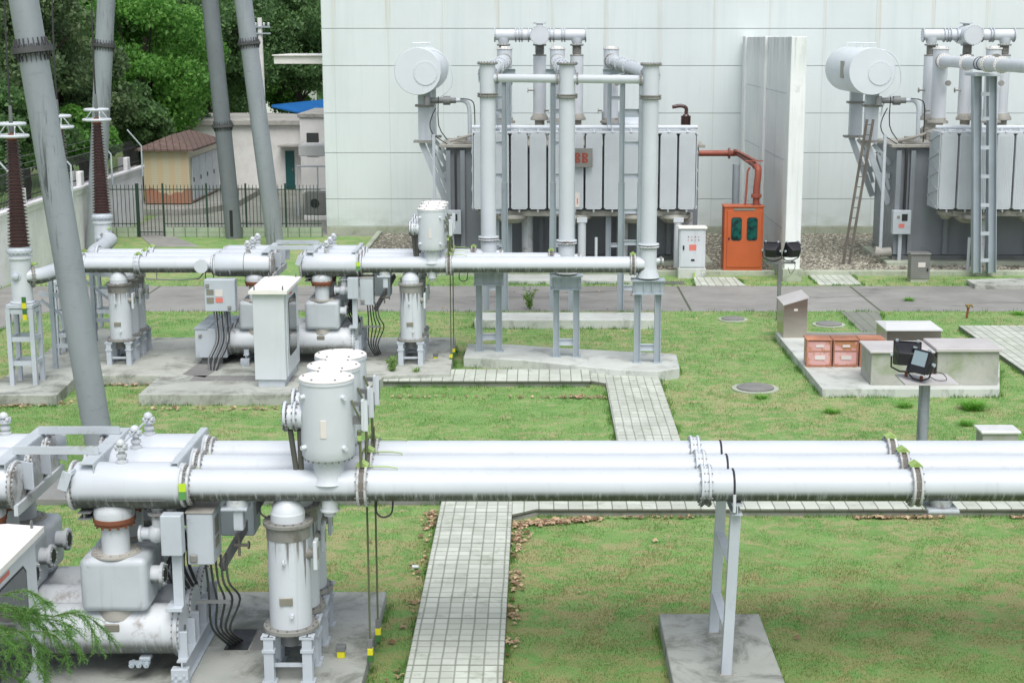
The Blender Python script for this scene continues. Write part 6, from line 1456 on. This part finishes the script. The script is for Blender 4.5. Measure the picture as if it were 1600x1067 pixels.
# litter
x, y = G(649, 890); t = thing('paper_cup', 'crumpled white paper cup lying in the grass by the walkway', 'litter', (x, y, .03)); m = MB(); m.cyl((x-.05,y,.05),(x+.05,y+.01,.045),.032,.026,n=12); m.build('cup', M['whiteclean'], t)
# ---- near conifer branch at lower left
M['needle'] = foliage_mat('young_conifer_needles', (.12,.30,.06), (.24,.46,.13)); M['twig'] = paint('green_brown_twig', (.10,.12,.04), .8, var=.2)
br = thing('conifer_branch', 'feathery green conifer branch hanging in at the lower left', 'branch', (-3.2, 7.2, 4.6))
YB = 7.2
def bp(px, py, dy=0.): a, b = XZ(px, py, YB+dy); return Vector((a, YB+dy, b))
twigs = []
main = [([(-60,925),(0,950),(40,958),(85,962),(120,955)], .006), ([(85,962),(110,957),(140,965),(160,980),(173,995)], .003), ([(0,930),(35,922),(60,930),(80,950)], .003), ([(-40,985),(0,990),(40,985),(80,990),(100,1010),(108,1040)], .004),
  ([(-40,1010),(0,1020),(30,1010),(55,1030),(70,1062)], .003), ([(-30,1000),(10,1003),(45,1000),(70,1040),(72,1070)], .003), ([(30,958),(60,975),(75,985),(100,985),(125,1015)], .003), ([(-30,960),(0,975),(20,1000),(15,1030)], .003), ([(-20,1040),(5,1050),(30,1060),(40,1080)], .003),
  ([(95,962),(105,985),(122,1010)], .002), ([(130,960),(145,985),(152,1000)], .002),
  ([(-20,940),(10,945),(30,955),(50,952)], .003), ([(40,958),(55,945),(68,940)], .002), ([(50,985),(60,1010),(62,1030)],.002), ([(-10,985),(20,1010),(40,1050)],.002), ([(0,960),(25,965),(60,968),(95,975)],.003)]
for _ in range(3):
    a_ = random.uniform(-40, 60); b_ = random.uniform(930, 1060); main.append(([(a_-40, b_-8), (a_, b_), (a_+random.uniform(25,45), b_+random.uniform(-6,16)), (a_+random.uniform(50,70), b_+random.uniform(5,45))], .0025))
mb = MB(); NP = []; ND = []
for pl, r in main:
    dy = random.uniform(-.25, .25); P3 = [bp(a, b, dy+.05*i) for i, (a, b) in enumerate(pl)]
    mb.tube(P3, r*.8, 6, smooth=3, r1=.001)
    subs = [P3]
    for i in range(len(P3)-1):          # side sprays
        for k in range(6):
            q = P3[i].lerp(P3[i+1], random.random()); d = (P3[i+1]-P3[i]).normalized(); e = Vector((random.uniform(-.6,.6), random.uniform(-1,1), random.uniform(-.9,.25))); L = random.uniform(.05,.12)
            s2 = [q, q+(d*.7+e*.5).normalized()*L*.5, q+(d*.6+e*.5).normalized()*L+Vector((0,0,-.012))]; subs.append(s2); mb.tube(s2, .0013, 5, r1=.0006)
    for pl3 in subs:
        for i in range(len(pl3)-1):
            seg = pl3[i+1]-pl3[i]; n = max(3, int(seg.length/.0024)); d = seg.normalized()
            for k in range(n):
                NP.append(pl3[i]+seg*(k+random.random())/n); v = Vector((random.gauss(0,1), random.gauss(0,1), random.gauss(0,1))); v = (v-d*v.dot(d)).normalized(); ND.append((v*.8+d*.6).normalized()*random.uniform(.014,.030))
mb.build('twig', M['twig'], br)
vs = []; fs = []
for p, d in zip(NP, ND):
    q = d.cross(Vector((random.gauss(0,1),random.gauss(0,1),random.gauss(0,1)))).normalized()*.0014; k = len(vs); vs += [p-q, p+q, p+d]; fs.append((k,k+1,k+2))
mb = MB(); mb.v = [tuple(v) for v in vs]; mb.f = fs; mb.build('needles', M['needle'], br, flat=True)
